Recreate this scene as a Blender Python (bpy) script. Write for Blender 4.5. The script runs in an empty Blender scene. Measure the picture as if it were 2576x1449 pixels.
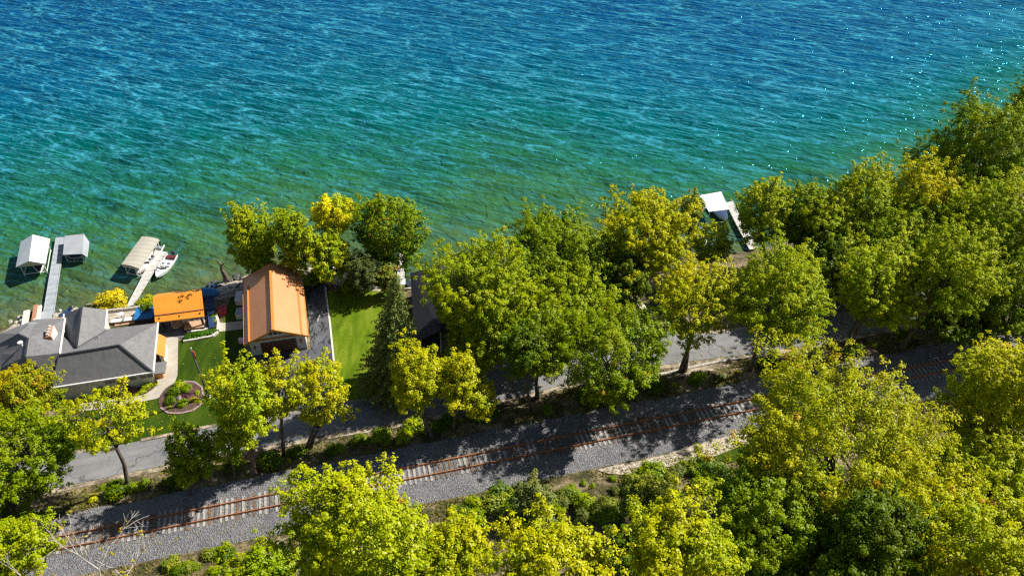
import bpy, math, random
import numpy as np
from mathutils import Vector
from mathutils.geometry import delaunay_2d_cdt
PI = math.pi
# ------------------------------------------------------------------ camera, world, sun, exposure
sc = bpy.context.scene
FPX, DEP, CAMH = 2050.0, math.radians(41.0), 76.0      # focal length in units of a 2576 px wide frame
cd = bpy.data.cameras.new('camera'); cam = bpy.data.objects.new('camera', cd); sc.collection.objects.link(cam)
cam.location = (0, 0, CAMH); cam.rotation_euler = (PI/2 - DEP, 0, 0)
cd.sensor_width = 36.0; cd.lens = 36.0*FPX/2576.0; cd.clip_start = 1.0; cd.clip_end = 9000.0
sc.camera = cam
SUN_EL, SUN_AZ = math.radians(44.0), math.radians(25.0)      # azimuth counted from +X towards +Y
sd = bpy.data.lights.new('sun', 'SUN'); sun = bpy.data.objects.new('sun', sd); sc.collection.objects.link(sun)
sd.energy = 5.0; sd.angle = math.radians(0.5); sd.color = (1.0, 0.95, 0.86)
sdir = Vector((math.cos(SUN_EL)*math.cos(SUN_AZ), math.cos(SUN_EL)*math.sin(SUN_AZ), math.sin(SUN_EL)))
sun.rotation_euler = sdir.to_track_quat('Z', 'Y').to_euler()
w = bpy.data.worlds.new('World'); sc.world = w; w.use_nodes = True
nt = w.node_tree; sk = nt.nodes.new('ShaderNodeTexSky'); sk.sky_type = 'NISHITA'; sk.sun_disc = False
sk.sun_elevation = SUN_EL; sk.sun_rotation = PI/2 - SUN_AZ
_tc = nt.nodes.new('ShaderNodeTexCoord'); _sx = nt.nodes.new('ShaderNodeSeparateXYZ'); _ab = nt.nodes.new('ShaderNodeMath'); _ab.operation = 'ABSOLUTE'; _cx = nt.nodes.new('ShaderNodeCombineXYZ')
nt.links.new(_tc.outputs['Generated'], _sx.inputs[0]); nt.links.new(_sx.outputs[0], _cx.inputs[0]); nt.links.new(_sx.outputs[1], _cx.inputs[1]); nt.links.new(_sx.outputs[2], _ab.inputs[0])
nt.links.new(_ab.outputs[0], _cx.inputs[2]); nt.links.new(_cx.outputs[0], sk.inputs['Vector'])      # the sky goes on, mirrored, below the horizon
bg = nt.nodes['Background']; bg.inputs[1].default_value = 0.052; nt.links.new(sk.outputs[0], bg.inputs[0])
sc.view_settings.view_transform = 'Standard'; sc.view_settings.look = 'None'
sc.view_settings.exposure = 0.45; sc.view_settings.gamma = 1.0
sc.cycles.use_denoising = False
sc.cycles.max_bounces = 5; sc.cycles.diffuse_bounces = 2; sc.cycles.glossy_bounces = 2
sc.cycles.transmission_bounces = 3; sc.cycles.transparent_max_bounces = 4
sc.cycles.sample_clamp_indirect = 4.0; sc.cycles.sample_clamp_direct = 70.0
sc.cycles.caustics_reflective = False; sc.cycles.caustics_refractive = False
sc.cycles.pixel_filter_type = 'BLACKMAN_HARRIS'; sc.cycles.filter_width = 1.3

# ------------------------------------------------------------------ picture pixel (2576 x 1449) <-> point in the place
_F = np.array([0, math.cos(DEP), -math.sin(DEP)]); _R = np.array([1., 0, 0]); _U = np.array([0, math.sin(DEP), math.cos(DEP)])
_O = np.array([0, 0, CAMH])
def ray(u, v): return _F*FPX + _R*(u-1288) - _U*(v-724.5)
def P(u, v, z=0.0):
    r = ray(u, v); return _O + r*((z-CAMH)/r[2])
def proj(p):
    q = np.asarray(p, float)-_O; a = q@_F; return 1288+FPX*(q@_R)/a, 724.5-FPX*(q@_U)/a
def dist(p): return float((np.asarray(p)-_O)@_F)

# ------------------------------------------------------------------ terrain
ra, rb = P(420, 1313, 3.15), P(1860, 1026, 3.15)
RD = (rb-ra)/np.linalg.norm(rb-ra); RN = np.array([-RD[1], RD[0], 0.0])
def st(p): q = np.asarray(p)[..., :2]-ra[:2]; return q@RD[:2], q@RN[:2]
def xy(s, t): return ra[:2]+np.multiply.outer(s, RD[:2])+np.multiply.outer(t, RN[:2])
SHORE_PX = [(-700, 930), (-300, 880), (0, 832), (60, 806), (170, 786), (270, 776), (380, 768), (470, 745), (560, 712), (640, 690),
            (760, 672), (880, 690), (1000, 722), (1100, 700), (1300, 665), (1500, 650), (1780, 640), (1900, 632), (2050, 590),
            (2250, 520), (2420, 440), (2576, 350), (2800, 210), (3100, 90)]
_sp = np.array([P(u, v, 0.0) for u, v in SHORE_PX]); _ss, _ts = st(_sp)
_o = np.argsort(_ss); _ss = _ss[_o]; _ts = _ts[_o]
ROAD_PX = [(-420, 1290), (-100, 1233), (110, 1196), (282, 1160), (545, 1108), (900, 1044), (1014, 1028), (1300, 962), (1500, 915), (1700, 880),
           (1950, 853), (2233, 796), (2576, 728), (2900, 660)]
_rp = np.array([P(u, v, 2.1) for u, v in ROAD_PX]); _rs, _rt = st(_rp)
def sst(x): x = np.clip(x, 0, 1); return x*x*(3-2*x)
def lerp(a, b, k): return a+(b-a)*k
def noise2(x, y, f, seed=0):
    r = np.random.RandomState(seed); v = 0
    for _ in range(6):
        a, b, c = r.uniform(-1, 1)*f, r.uniform(-1, 1)*f, r.uniform(0, 6.3); v = v+np.sin(a*x+b*y+c)
    return v/6
def terr(x, y):
    x = np.asarray(x, float); y = np.asarray(y, float)
    s, t = st(np.stack([x, y], -1))
    ts = np.interp(s, _ss, _ts); tr = np.interp(s, _rs, _rt); d = ts-t
    z = lerp(-0.35, 0.45, sst((d+1.2)/2.4)); z = np.where(d < -1.2, -0.35-np.minimum(-d-1.2, 60)*0.09, z)
    z = lerp(z, 1.7, sst((d-0.8)/3.2))
    z = lerp(z, 2.1, sst(((tr+7)-t)/4.0))
    z = lerp(z, 3.0, sst((np.minimum(tr-3.3, 8.5)-t)/2.2))
    b = np.clip(-4.4-t, 0, 60)
    z = z+b*0.17+noise2(x, y, 0.5, 3)*np.clip(b, 0, 3)*0.16
    k = np.clip(1-np.abs(t-(tr-4.2))/1.6, 0, 1)
    return z+k*noise2(x, y, 1.6, 5)*0.18
def gz(x, y): return float(terr(x, y))
def G(u, v, dz=0.0):
    z = 2.0
    for _ in range(14):
        p = P(u, v, z); z = 0.5*z+0.5*(gz(p[0], p[1])+dz)
    p = P(u, v, z); return p

# ------------------------------------------------------------------ object helpers
col = sc.collection; ORG = {}
def tag(o, label=None, cat=None, group=None, kind=None):
    if label: o['label'] = label
    if cat: o['category'] = cat
    if group: o['group'] = group
    if kind: o['kind'] = kind
    return o
def thing(name, loc, label, cat, group=None):
    o = bpy.data.objects.new(name, None); col.objects.link(o); o.location = [float(a) for a in loc]; o.empty_display_size = 0.3
    ORG[o.name] = np.array(loc, float); return tag(o, label, cat, group)
class MB:
    def __init__(s): s.v = []; s.f = []
    def add(s, vs, fs):
        n = len(s.v); s.v += [tuple(float(c) for c in p) for p in vs]; s.f += [tuple(i+n for i in f) for f in fs]; return s
    def box(s, c, size, rz=0.0, ax=None):
        sx, sy, sz = [a/2 for a in size]; ca, sa = math.cos(rz), math.sin(rz); vs = []
        for dz in (-sz, sz):
            for dx, dy in ((-sx, -sy), (sx, -sy), (sx, sy), (-sx, sy)):
                vs.append((c[0]+dx*ca-dy*sa, c[1]+dx*sa+dy*ca, c[2]+dz))
        return s.add(vs, [(3, 2, 1, 0), (4, 5, 6, 7), (0, 1, 5, 4), (1, 2, 6, 5), (2, 3, 7, 6), (3, 0, 4, 7)])
    def slab(s, pts, th):           # polygon of 3-D points thickened downward
        n = len(pts); vs = [tuple(p) for p in pts]+[(p[0], p[1], p[2]-th) for p in pts]
        a = np.array(pts); ar = sum(a[i][0]*a[(i+1) % n][1]-a[(i+1) % n][0]*a[i][1] for i in range(n))
        top = tuple(range(n)) if ar > 0 else tuple(reversed(range(n)))
        bot = tuple(i+n for i in reversed(top)); fs = [top, bot]
        for i in range(n):
            a_, b_ = top[i], top[(i+1) % n]; fs.append((b_, a_, a_+n, b_+n))
        return s.add(vs, fs)
    def prism(s, pts, z0, z1): return s.slab([(p[0], p[1], z1) for p in pts], z1-z0)
    def beam(s, a, b, wd, h=None):   # rectangular bar between two points
        a = np.array(a, float); b = np.array(b, float); h = h or wd; d = (b-a)/np.linalg.norm(b-a)
        up = np.array([0, 0, 1.]) if abs(d[2]) < 0.9 else np.array([1., 0, 0])
        x = np.cross(d, up); x /= np.linalg.norm(x); y = np.cross(x, d)
        vs = [p+x*i*wd/2+y*j*h/2 for p in (a, b) for i, j in ((-1, -1), (1, -1), (1, 1), (-1, 1))]
        return s.add(vs, [(0, 1, 2, 3), (7, 6, 5, 4), (0, 4, 5, 1), (1, 5, 6, 2), (2, 6, 7, 3), (3, 7, 4, 0)])
    def tube(s, pts, rs, n=6, cap=True):
        pts = [np.array(p, float) for p in pts]; vs = []; m = len(pts)
        if not hasattr(rs, '__len__'): rs = [rs]*m
        for i, p in enumerate(pts):
            d = pts[min(i+1, m-1)]-pts[max(i-1, 0)]; d = d/(np.linalg.norm(d)+1e-9)
            up = np.array([0.13, 0.05, 1.]) if abs(d[2]) < 0.95 else np.array([1., 0.1, 0])
            x = np.cross(d, up); x /= np.linalg.norm(x); y = np.cross(d, x)
            for k in range(n):
                a = 2*PI*k/n; vs.append(p+rs[i]*(x*math.cos(a)+y*math.sin(a)))
        fs = [(i*n+k, i*n+(k+1) % n, (i+1)*n+(k+1) % n, (i+1)*n+k) for i in range(m-1) for k in range(n)]
        if cap: fs += [tuple(reversed(range(n))), tuple((m-1)*n+k for k in range(n))]
        return s.add(vs, fs)
    def sphere(s, c, r, n=10, m=6):
        r = r if hasattr(r, '__len__') else (r, r, r); vs = [(c[0], c[1], c[2]-r[2])]
        for i in range(1, m):
            a = -PI/2+PI*i/m
            for k in range(n):
                b = 2*PI*k/n; vs.append((c[0]+r[0]*math.cos(a)*math.cos(b), c[1]+r[1]*math.cos(a)*math.sin(b), c[2]+r[2]*math.sin(a)))
        vs.append((c[0], c[1], c[2]+r[2])); fs = [(0, 1+(k+1) % n, 1+k) for k in range(n)]
        for i in range(m-2):
            for k in range(n): fs.append((1+i*n+k, 1+i*n+(k+1) % n, 1+(i+1)*n+(k+1) % n, 1+(i+1)*n+k))
        t = len(vs)-1; fs += [(1+(m-2)*n+k, 1+(m-2)*n+(k+1) % n, t) for k in range(n)]
        return s.add(vs, fs)
    def build(s, name, mat, parent=None, smooth=False, loc=None):
        if parent is not None: o0 = ORG[parent.name]
        else: o0 = np.array(loc if loc is not None else (0, 0, 0), float)
        me = bpy.data.meshes.new(name); me.from_pydata([(a-o0[0], b-o0[1], c-o0[2]) for a, b, c in s.v], [], s.f)
        me.materials.append(mat); me.validate()
        if smooth: me.polygons.foreach_set('use_smooth', [True]*len(me.polygons))
        o = bpy.data.objects.new(name, me); col.objects.link(o); ORG[o.name] = o0
        if parent is not None: o.parent = parent
        else: o.location = [float(a) for a in o0]
        return o
def copy_tree(o, parent=None):
    c = o.copy(); col.objects.link(c); c.parent = parent
    for ch in o.children: copy_tree(ch, c)
    return c
def drape(name, px, mat, dz=0.05, step=1.0, zfun=None, world=None, round_=0):
    """a sheet following the ground inside an outline"""
    pts = world if world is not None else [G(u, v)[:2] for u, v in px]
    pts = [np.array(p[:2]) for p in pts]
    for _ in range(round_):
        q = []
        for i in range(len(pts)):
            a, b = pts[i], pts[(i+1) % len(pts)]; q += [a*.75+b*.25, a*.25+b*.75]
        pts = q
    bd = []
    for i in range(len(pts)):
        a, b = pts[i], pts[(i+1) % len(pts)]; k = max(1, int(np.linalg.norm(b-a)/step))
        bd += [a+(b-a)*j/k for j in range(k)]
    bd = np.array(bd); n = len(bd)
    def inside(p):
        x, y = p; c = False
        for i in range(n):
            (x1, y1), (x2, y2) = bd[i], bd[i-1]
            if (y1 > y) != (y2 > y) and x < (x2-x1)*(y-y1)/(y2-y1)+x1: c = not c
        return c
    vs = [Vector(p) for p in bd]
    for gx in np.arange(bd[:, 0].min()+step/2, bd[:, 0].max(), step):
        for gy in np.arange(bd[:, 1].min()+step/2, bd[:, 1].max(), step):
            if inside((gx, gy)) and np.min(np.abs(bd-[gx, gy]).sum(1)) > step*.4: vs.append(Vector((gx, gy)))
    r = delaunay_2d_cdt(vs, [(i, (i+1) % n) for i in range(n)], [], 1, 1e-4)
    m = MB(); z = zfun or (lambda x, y: gz(x, y)+dz)
    m.add([(p.x, p.y, z(p.x, p.y)) for p in r[0]], [tuple(f) for f in r[2]])
    o = m.build(name, mat)
    me = o.data
    if sum(p.normal.z for p in me.polygons) < 0: me.flip_normals()
    return o
def resample(pts, step):
    pts = np.array(pts, float); d = np.r_[0, np.cumsum(np.linalg.norm(np.diff(pts, axis=0), axis=1))]
    q = np.arange(0, d[-1], step); return np.stack([np.interp(q, d, pts[:, i]) for i in range(pts.shape[1])], 1)
def smooth_line(pts, it=3):
    pts = [np.array(p, float) for p in pts]
    for _ in range(it):
        q = [pts[0]]
        for a, b in zip(pts[:-1], pts[1:]): q += [a*.75+b*.25, a*.25+b*.75]
        pts = q+[pts[-1]]
    return pts
def ribbon(name, line, offs, mat, dz=0.05, zfun=None, kind='structure'):
    """sheet along a centreline, offs = list of sideways offsets"""
    line = resample(line, 1.2); t = np.gradient(line[:, :2], axis=0); t /= np.linalg.norm(t, axis=1)[:, None]; nn = np.stack([-t[:, 1], t[:, 0]], 1)
    m = MB(); vs = []; k = len(offs)
    for i, p in enumerate(line):
        for o in offs:
            q = p[:2]+nn[i]*(o if not callable(o) else o(i)); vs.append((q[0], q[1], zfun(q[0], q[1], o(i) if callable(o) else o) if zfun else gz(*q)+dz))
    fs = [(i*k+j, (i+1)*k+j, (i+1)*k+j+1, i*k+j+1) for i in range(len(line)-1) for j in range(k-1)]
    m.add(vs, fs); o = m.build(name, mat); me = o.data
    if sum(p.normal.z for p in me.polygons) < 0: me.flip_normals()
    return o

# ------------------------------------------------------------------ materials
def newmat(name):
    m = bpy.data.materials.new(name); m.use_nodes = True; n = m.node_tree; return m, n, n.nodes['Principled BSDF']
def N(n, t, **k):
    q = n.nodes.new('ShaderNode'+t)
    for a, b in k.items():
        if a.startswith('i_'): q.inputs[int(a[2:]) if a[2:].isdigit() else a[2:]].default_value = b
        else: setattr(q, a, b)
    return q
def ramp(n, src, stops, interp='LINEAR'):
    r = N(n, 'ValToRGB'); r.color_ramp.interpolation = interp; e = r.color_ramp.elements
    while len(e) < len(stops): e.new(0.5)
    for i, (p, c) in enumerate(stops): e[i].position = p; e[i].color = (*c, 1)
    n.links.new(src, r.inputs[0]); return r.outputs[0]
def mixc(n, fac, a, b, mode='MIX'):
    m = N(n, 'Mix', data_type='RGBA', blend_type=mode)
    for s, x in ((m.inputs[0], fac), (m.inputs[6], a), (m.inputs[7], b)):
        if hasattr(x, 'is_linked'): n.links.new(x, s)
        elif isinstance(x, (int, float)): s.default_value = x
        else: s.default_value = (*x, 1)
    return m.outputs[2]
def noi(n, scale, detail=4, rough=.6, vec=None, obj=True, dist=0.0):
    t = N(n, 'TexNoise'); t.inputs['Scale'].default_value = scale; t.inputs['Detail'].default_value = detail; t.inputs['Roughness'].default_value = rough
    t.inputs['Distortion'].default_value = dist
    if vec is None: vec = geo(n)
    n.links.new(vec, t.inputs['Vector']); return t.outputs[0]
def geo(n): return N(n, 'NewGeometry').outputs['Position']
def bump(n, b, h, strength, d=0.05):
    q = N(n, 'Bump'); q.inputs['Strength'].default_value = strength; q.inputs['Distance'].default_value = d
    n.links.new(h, q.inputs['Height']); n.links.new(q.outputs[0], b.inputs['Normal']); return q
def M2(name, c1, c2, scale=2.0, rough=.8, bmp=0.3, detail=5, metal=0.0, spec=None, lo=.35, hi=.65, fine=None):
    m, n, b = newmat(name); t = noi(n, scale, detail, .65)
    c = ramp(n, t, [(lo, c1), (hi, c2)])
    if fine:
        t2 = noi(n, fine[0], 3, .7); c = mixc(n, 1.0, c, ramp(n, t2, [(.3, (fine[1],)*3), (.7, (fine[2],)*3)]), 'MULTIPLY')
    n.links.new(c, b.inputs['Base Color']); b.inputs['Roughness'].default_value = rough; b.inputs['Metallic'].default_value = metal
    if spec is not None: b.inputs['Specular IOR Level'].default_value = spec
    if bmp: bump(n, b, noi(n, scale*6, 4, .7), bmp)
    return m
def ribbed(name, c1, c2, dirn, period, rough=.45, metal=.0, amp=.6):
    """metal sheet with seams perpendicular to dirn"""
    m, n, b = newmat(name); g = geo(n); d = N(n, 'VectorMath', operation='DOT_PRODUCT'); n.links.new(g, d.inputs[0]); d.inputs[1].default_value = tuple(dirn)
    q = N(n, 'Math', operation='MULTIPLY'); n.links.new(d.outputs['Value'], q.inputs[0]); q.inputs[1].default_value = 1.0/period
    f = N(n, 'Math', operation='FRACT'); n.links.new(q.outputs[0], f.inputs[0])
    a = ramp(n, f.outputs[0], [(0.0, (0, 0, 0)), (.07, (1, 1, 1)), (.86, (1, 1, 1)), (1.0, (0, 0, 0))])
    c = ramp(n, noi(n, .5, 5, .7), [(.35, c1), (.65, c2)])
    c = mixc(n, 1.0, c, ramp(n, f.outputs[0], [(0.0, (.72, .7, .7)), (.16, (1, 1, 1)), (.9, (1, 1, 1)), (1.0, (.8, .8, .8))]), 'MULTIPLY')
    n.links.new(c, b.inputs['Base Color']); b.inputs['Roughness'].default_value = rough; b.inputs['Metallic'].default_value = metal
    bump(n, b, a, amp, .04); return m
def leafmat(name, tr=.2):
    m = bpy.data.materials.new(name); m.use_nodes = True; n = m.node_tree; n.nodes.clear()
    out = N(n, 'OutputMaterial'); oi = N(n, 'ObjectInfo'); at = N(n, 'Attribute', attribute_name='var')
    sp = N(n, 'SeparateColor'); n.links.new(at.outputs['Color'], sp.inputs[0])
    yel = mixc(n, 1.0, oi.outputs['Color'], (1.24, 1.14, .6), 'MULTIPLY')
    grn = mixc(n, 1.0, oi.outputs['Color'], (.62, .86, .9), 'MULTIPLY')
    c = mixc(n, sp.outputs[0], grn, yel)
    c = mixc(n, 1.0, c, mixc(n, sp.outputs[1], (.82, .82, .82), (1.16, 1.16, 1.16)), 'MULTIPLY')
    c = mixc(n, sp.outputs[2], c, (.55, .25, .012))
    d = N(n, 'BsdfDiffuse'); t = N(n, 'BsdfTranslucent'); n.links.new(c, d.inputs[0])
    n.links.new(mixc(n, 1.0, c, (1.1, 1.1, .4), 'MULTIPLY'), t.inputs[0])
    x = N(n, 'MixShader'); x.inputs[0].default_value = tr; n.links.new(d.outputs[0], x.inputs[1]); n.links.new(t.outputs[0], x.inputs[2])
    gl = N(n, 'BsdfGlossy'); gl.inputs['Roughness'].default_value = .42; gl.inputs['Color'].default_value = (1, 1, 1, 1)
    y = N(n, 'MixShader'); y.inputs[0].default_value = .012; n.links.new(x.outputs[0], y.inputs[1]); n.links.new(gl.outputs[0], y.inputs[2])
    n.links.new(y.outputs[0], out.inputs[0]); return m
LEAF = leafmat('leaf'); NEEDLE = leafmat('needle', .08)
BARK = M2('bark', (.07, .05, .035), (.2, .16, .12), 3, .9, .5)
PALEBARK = M2('pale_bark', (.3, .27, .23), (.55, .5, .44), 2, .85, .4)
def asphmat():
    m, n, b = newmat('asphalt'); g = geo(n); mp = N(n, 'Mapping', vector_type='TEXTURE'); mp.inputs['Rotation'].default_value = (0, 0, math.atan2(RD[1], RD[0])); mp.inputs['Scale'].default_value = (18, 1, 1); n.links.new(g, mp.inputs[0])
    c = ramp(n, noi(n, .35, 5, .7), [(.35, (.19, .19, .197)), (.65, (.26, .26, .263))])
    c = mixc(n, 1.0, c, ramp(n, noi(n, 1.1, 4, .7, mp.outputs[0]), [(.32, (.84, .84, .84)), (.66, (1.13, 1.12, 1.1))]), 'MULTIPLY')
    c = mixc(n, 1.0, c, ramp(n, noi(n, 9, 3, .7), [(.35, (.85, .85, .85)), (.65, (1.12, 1.12, 1.12))]), 'MULTIPLY')
    tn = N(n, 'TexNoise'); tn.inputs['Scale'].default_value = .8; tn.inputs['Detail'].default_value = 4; n.links.new(g, tn.inputs[0])
    va = N(n, 'VectorMath', operation='MULTIPLY_ADD'); n.links.new(tn.outputs['Color'], va.inputs[0]); va.inputs[1].default_value = (3, 3, 0); n.links.new(g, va.inputs[2])
    v = N(n, 'TexVoronoi', feature='DISTANCE_TO_EDGE'); v.inputs['Scale'].default_value = .16; n.links.new(va.outputs[0], v.inputs[0])
    c = mixc(n, 1.0, c, ramp(n, v.outputs['Distance'], [(0, (.45, .45, .46)), (.012, (.8, .8, .8)), (.02, (1, 1, 1))]), 'MULTIPLY')
    n.links.new(c, b.inputs['Base Color']); b.inputs['Roughness'].default_value = .9; return m
ASPH = asphmat()
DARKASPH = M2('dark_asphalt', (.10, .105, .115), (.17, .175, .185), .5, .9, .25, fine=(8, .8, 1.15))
CONC = M2('concrete', (.42, .38, .31), (.54, .49, .41), .8, .85, .15, fine=(5, .9, 1.08))
CONCW = M2('pale_concrete', (.62, .58, .5), (.75, .7, .62), 1.2, .85, .15)
EDGE = M2('road_edge', (.16, .13, .08), (.56, .46, .34), .7, .9, .3, lo=.40, hi=.62, fine=(6, .7, 1.2))
def gravelmat():
    m, n, b = newmat('ballast_gravel'); v = N(n, 'TexVoronoi'); v.inputs['Scale'].default_value = 9.0; g = geo(n); n.links.new(g, v.inputs['Vector'])
    c = ramp(n, v.outputs['Color'], [(0.1, (.13, .132, .145)), (.5, (.22, .222, .232)), (.85, (.30, .30, .302)), (1, (.5, .49, .47))])
    c = mixc(n, 1.0, c, ramp(n, noi(n, .4, 4), [(.3, (.82, .82, .84)), (.7, (1.12, 1.1, 1.08))]), 'MULTIPLY')
    v2 = N(n, 'TexVoronoi'); v2.inputs['Scale'].default_value = 13; n.links.new(g, v2.inputs['Vector'])
    c = mixc(n, .6, c, ramp(n, v2.outputs['Color'], [(0, (.45, .45, .47)), (1, (1.35, 1.33, 1.3))]), 'MULTIPLY')
    n.links.new(c, b.inputs['Base Color']); b.inputs['Roughness'].default_value = .9
    bump(n, b, v.outputs['Distance'], .9, .12); return m
GRAVEL = gravelmat()
def groundmat():
    m, n, b = newmat('earth')
    c = ramp(n, noi(n, .45, 6, .7), [(.36, (.055, .06, .02)), (.47, (.13, .115, .05)), (.55, (.3, .235, .14)), (.66, (.46, .37, .25))])
    c = mixc(n, 1.0, c, ramp(n, noi(n, 4.5, 5, .75), [(.3, (.45, .45, .42)), (.68, (1.4, 1.35, 1.25))]), 'MULTIPLY')
    n.links.new(c, b.inputs['Base Color']); b.inputs['Roughness'].default_value = .95; bump(n, b, noi(n, 5, 6, .8), 1.0, .25); return m
EARTH = groundmat()
def lawnmat():
    m, n, b = newmat('lawn_grass'); g = geo(n); mp = N(n, 'Mapping'); mp.inputs['Scale'].default_value = (1.0, .22, 1); mp.inputs['Rotation'].default_value = (0, 0, .1)
    n.links.new(g, mp.inputs[0])
    c = ramp(n, noi(n, .55, 4, .6, mp.outputs[0], dist=.6), [(.3, (.022, .052, .002)), (.5, (.042, .085, .003)), (.64, (.075, .115, .006)), (.78, (.12, .14, .02))])
    c = mixc(n, 1.0, c, ramp(n, noi(n, 7, 4, .8), [(.3, (.7, .72, .7)), (.7, (1.25, 1.22, 1.2))]), 'MULTIPLY')
    n.links.new(c, b.inputs['Base Color']); b.inputs['Roughness'].default_value = .9; b.inputs['Specular IOR Level'].default_value = .15
    bump(n, b, noi(n, 12, 4, .8), .5, .08); return m
LAWN = lawnmat()
LAWN2 = lawnmat(); LAWN2.name = 'bright_lawn_grass'
for q_ in LAWN2.node_tree.nodes:
    if q_.type == 'VALTORGB' and len(q_.color_ramp.elements) == 4:
        for e_, c_ in zip(q_.color_ramp.elements, ((.065, .115, .003), (.12, .20, .005), (.21, .265, .02), (.31, .34, .09))): e_.color = (*c_, 1)
def tarmat():
    m, n, b = newmat('patched_asphalt'); mp = N(n, 'Mapping'); mp.inputs['Scale'].default_value = (1.3, .5, 1); n.links.new(geo(n), mp.inputs[0])
    c = ramp(n, noi(n, .9, 5, .7, mp.outputs[0], dist=1.2), [(.42, (.012, .013, .016)), (.47, (.09, .095, .11)), (.7, (.13, .135, .15))])
    n.links.new(c, b.inputs['Base Color']); b.inputs['Roughness'].default_value = .8; return m
TARRED = tarmat()
MULCH = M2('mulch', (.05, .028, .02), (.17, .1, .075), 3, .95, .8, fine=(9, .6, 1.4))
PEBBLE = M2('pebbles', (.3, .25, .19), (.66, .57, .46), 2.6, .9, .9, fine=(8, .6, 1.35))
def shingles(name, a, b_):
    m, n, b = newmat(name); c = ramp(n, noi(n, 1.3, 6, .75), [(.32, a), (.68, b_)])
    c = mixc(n, 1.0, c, ramp(n, noi(n, 9, 3, .8), [(.3, (.72, .72, .73)), (.7, (1.22, 1.22, 1.2))]), 'MULTIPLY')
    w_ = N(n, 'TexWave', bands_direction='Z'); w_.inputs['Scale'].default_value = 3.2; w_.inputs['Distortion'].default_value = .3; n.links.new(geo(n), w_.inputs[0])
    n.links.new(c, b.inputs['Base Color']); b.inputs['Roughness'].default_value = .85; bump(n, b, w_.outputs[0], .25, .03); return m
SHING = shingles('grey_shingles', (.155, .155, .16), (.235, .235, .235)); DSHING = shingles('dark_shingles', (.018, .021, .03), (.034, .038, .05))  # dark shingles, darkened further to hold the tree shade on the roof
WHITE = M2('white_paint', (.74, .73, .7), (.82, .81, .78), 1.5, .5, .05); CREAM = M2('cream_wall', (.55, .53, .47), (.66, .64, .57), 1.5, .8, .1)
ROOFWHITE = M2('white_sheet', (.78, .79, .8), (.86, .87, .88), .8, .35, .05); DARK = M2('dark_paint', (.015, .016, .018), (.035, .036, .04), 2, .5, .1)
DECKG = None
ORANGE_TRIM = M2('orange_trim', (.62, .24, .045), (.75, .32, .07), 3, .4, .05)
WOODBROWN = M2('brown_door', (.11, .045, .025), (.2, .085, .045), 2.5, .6, .2); TAN = M2('tan_wood', (.5, .31, .17), (.66, .43, .26), 2.5, .7, .2)
BRICK = M2('brick', (.35, .15, .08), (.55, .28, .17), 6, .85, .4); BLUE = M2('blue_plastic', (.02, .16, .42), (.03, .22, .5), 2, .4, .05)
NAVY = M2('navy_fabric', (.01, .035, .1), (.02, .06, .16), 2, .7, .1); RUST = M2('rusty_steel', (.27, .1, .045), (.5, .22, .1), 3, .75, .4)
DSTEEL = M2('dark_steel', (.09, .09, .1), (.16, .16, .17), 3, .5, .1, metal=.3); DSTONE = M2('shaded_stone', (.03, .03, .032), (.1, .095, .09), 3, .6, .5)  # the darker stone has tree shade put into its colour
STEEL = M2('grey_metal', (.35, .36, .38), (.48, .49, .5), 3, .4, .1, metal=.3); GLASS = M2('dark_glass', (.015, .02, .028), (.03, .04, .05), 1, .08, 0)
RED = M2('red_cloth', (.4, .03, .03), (.55, .05, .05), 2, .7, .1); PURPLE = M2('purple_leaves', (.13, .05, .1), (.28, .14, .24), 6, .8, .5)
WHITEGLOSS = M2('white_gelcoat', (.78, .78, .77), (.84, .84, .83), 1, .2, 0); BEIGE = M2('beige_canvas', (.5, .46, .36), (.58, .54, .44), 1.5, .7, .1)
MAROON = M2('maroon_seat', (.12, .02, .025), (.2, .04, .045), 3, .6, .1); WOODGREY = M2('weathered_wood', (.3, .27, .24), (.5, .46, .42), 3, .85, .4)
STONE = M2('stone', (.32, .29, .25), (.6, .55, .48), 3, .9, .5)
#@@SETTING
# ------------------------------------------------------------------ setting: ground, lake, road, ballast, lawns
def build_ground():
    xs = np.r_[np.arange(-420, -110, 6.), np.arange(-110, 125, .6), np.arange(125, 430, 6.)]
    ys = np.r_[np.arange(-140, 30, 6.), np.arange(30, 150, .6), np.arange(150, 420, 6.)]
    X, Y = np.meshgrid(xs, ys); Z = terr(X, Y); nx, ny = len(xs), len(ys)
    me = bpy.data.meshes.new('ground'); v = np.stack([X, Y, Z], -1).reshape(-1, 3)
    i = np.arange((ny-1)*(nx-1)); r = i//(nx-1); c = i % (nx-1); a = r*nx+c
    f = np.stack([a, a+1, a+nx+1, a+nx], 1)
    mesh_np(me, v, f); me.materials.append(EARTH); me.polygons.foreach_set('use_smooth', [True]*len(f))
    o = bpy.data.objects.new('ground', me); col.objects.link(o); tag(o, 'brown earth and leaf litter of the shore and the bank', None, None, 'structure')
def mesh_np(me, v, f):
    n = len(f); k = f.shape[1]
    me.vertices.add(len(v)); me.vertices.foreach_set('co', np.asarray(v, np.float32).ravel())
    me.loops.add(n*k); me.loops.foreach_set('vertex_index', np.asarray(f, np.int32).ravel())
    me.polygons.add(n); me.polygons.foreach_set('loop_start', np.arange(n, dtype=np.int32)*k)
    me.polygons.foreach_set('loop_total', np.full(n, k, np.int32)); me.update(calc_edges=True)
build_ground()
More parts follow.
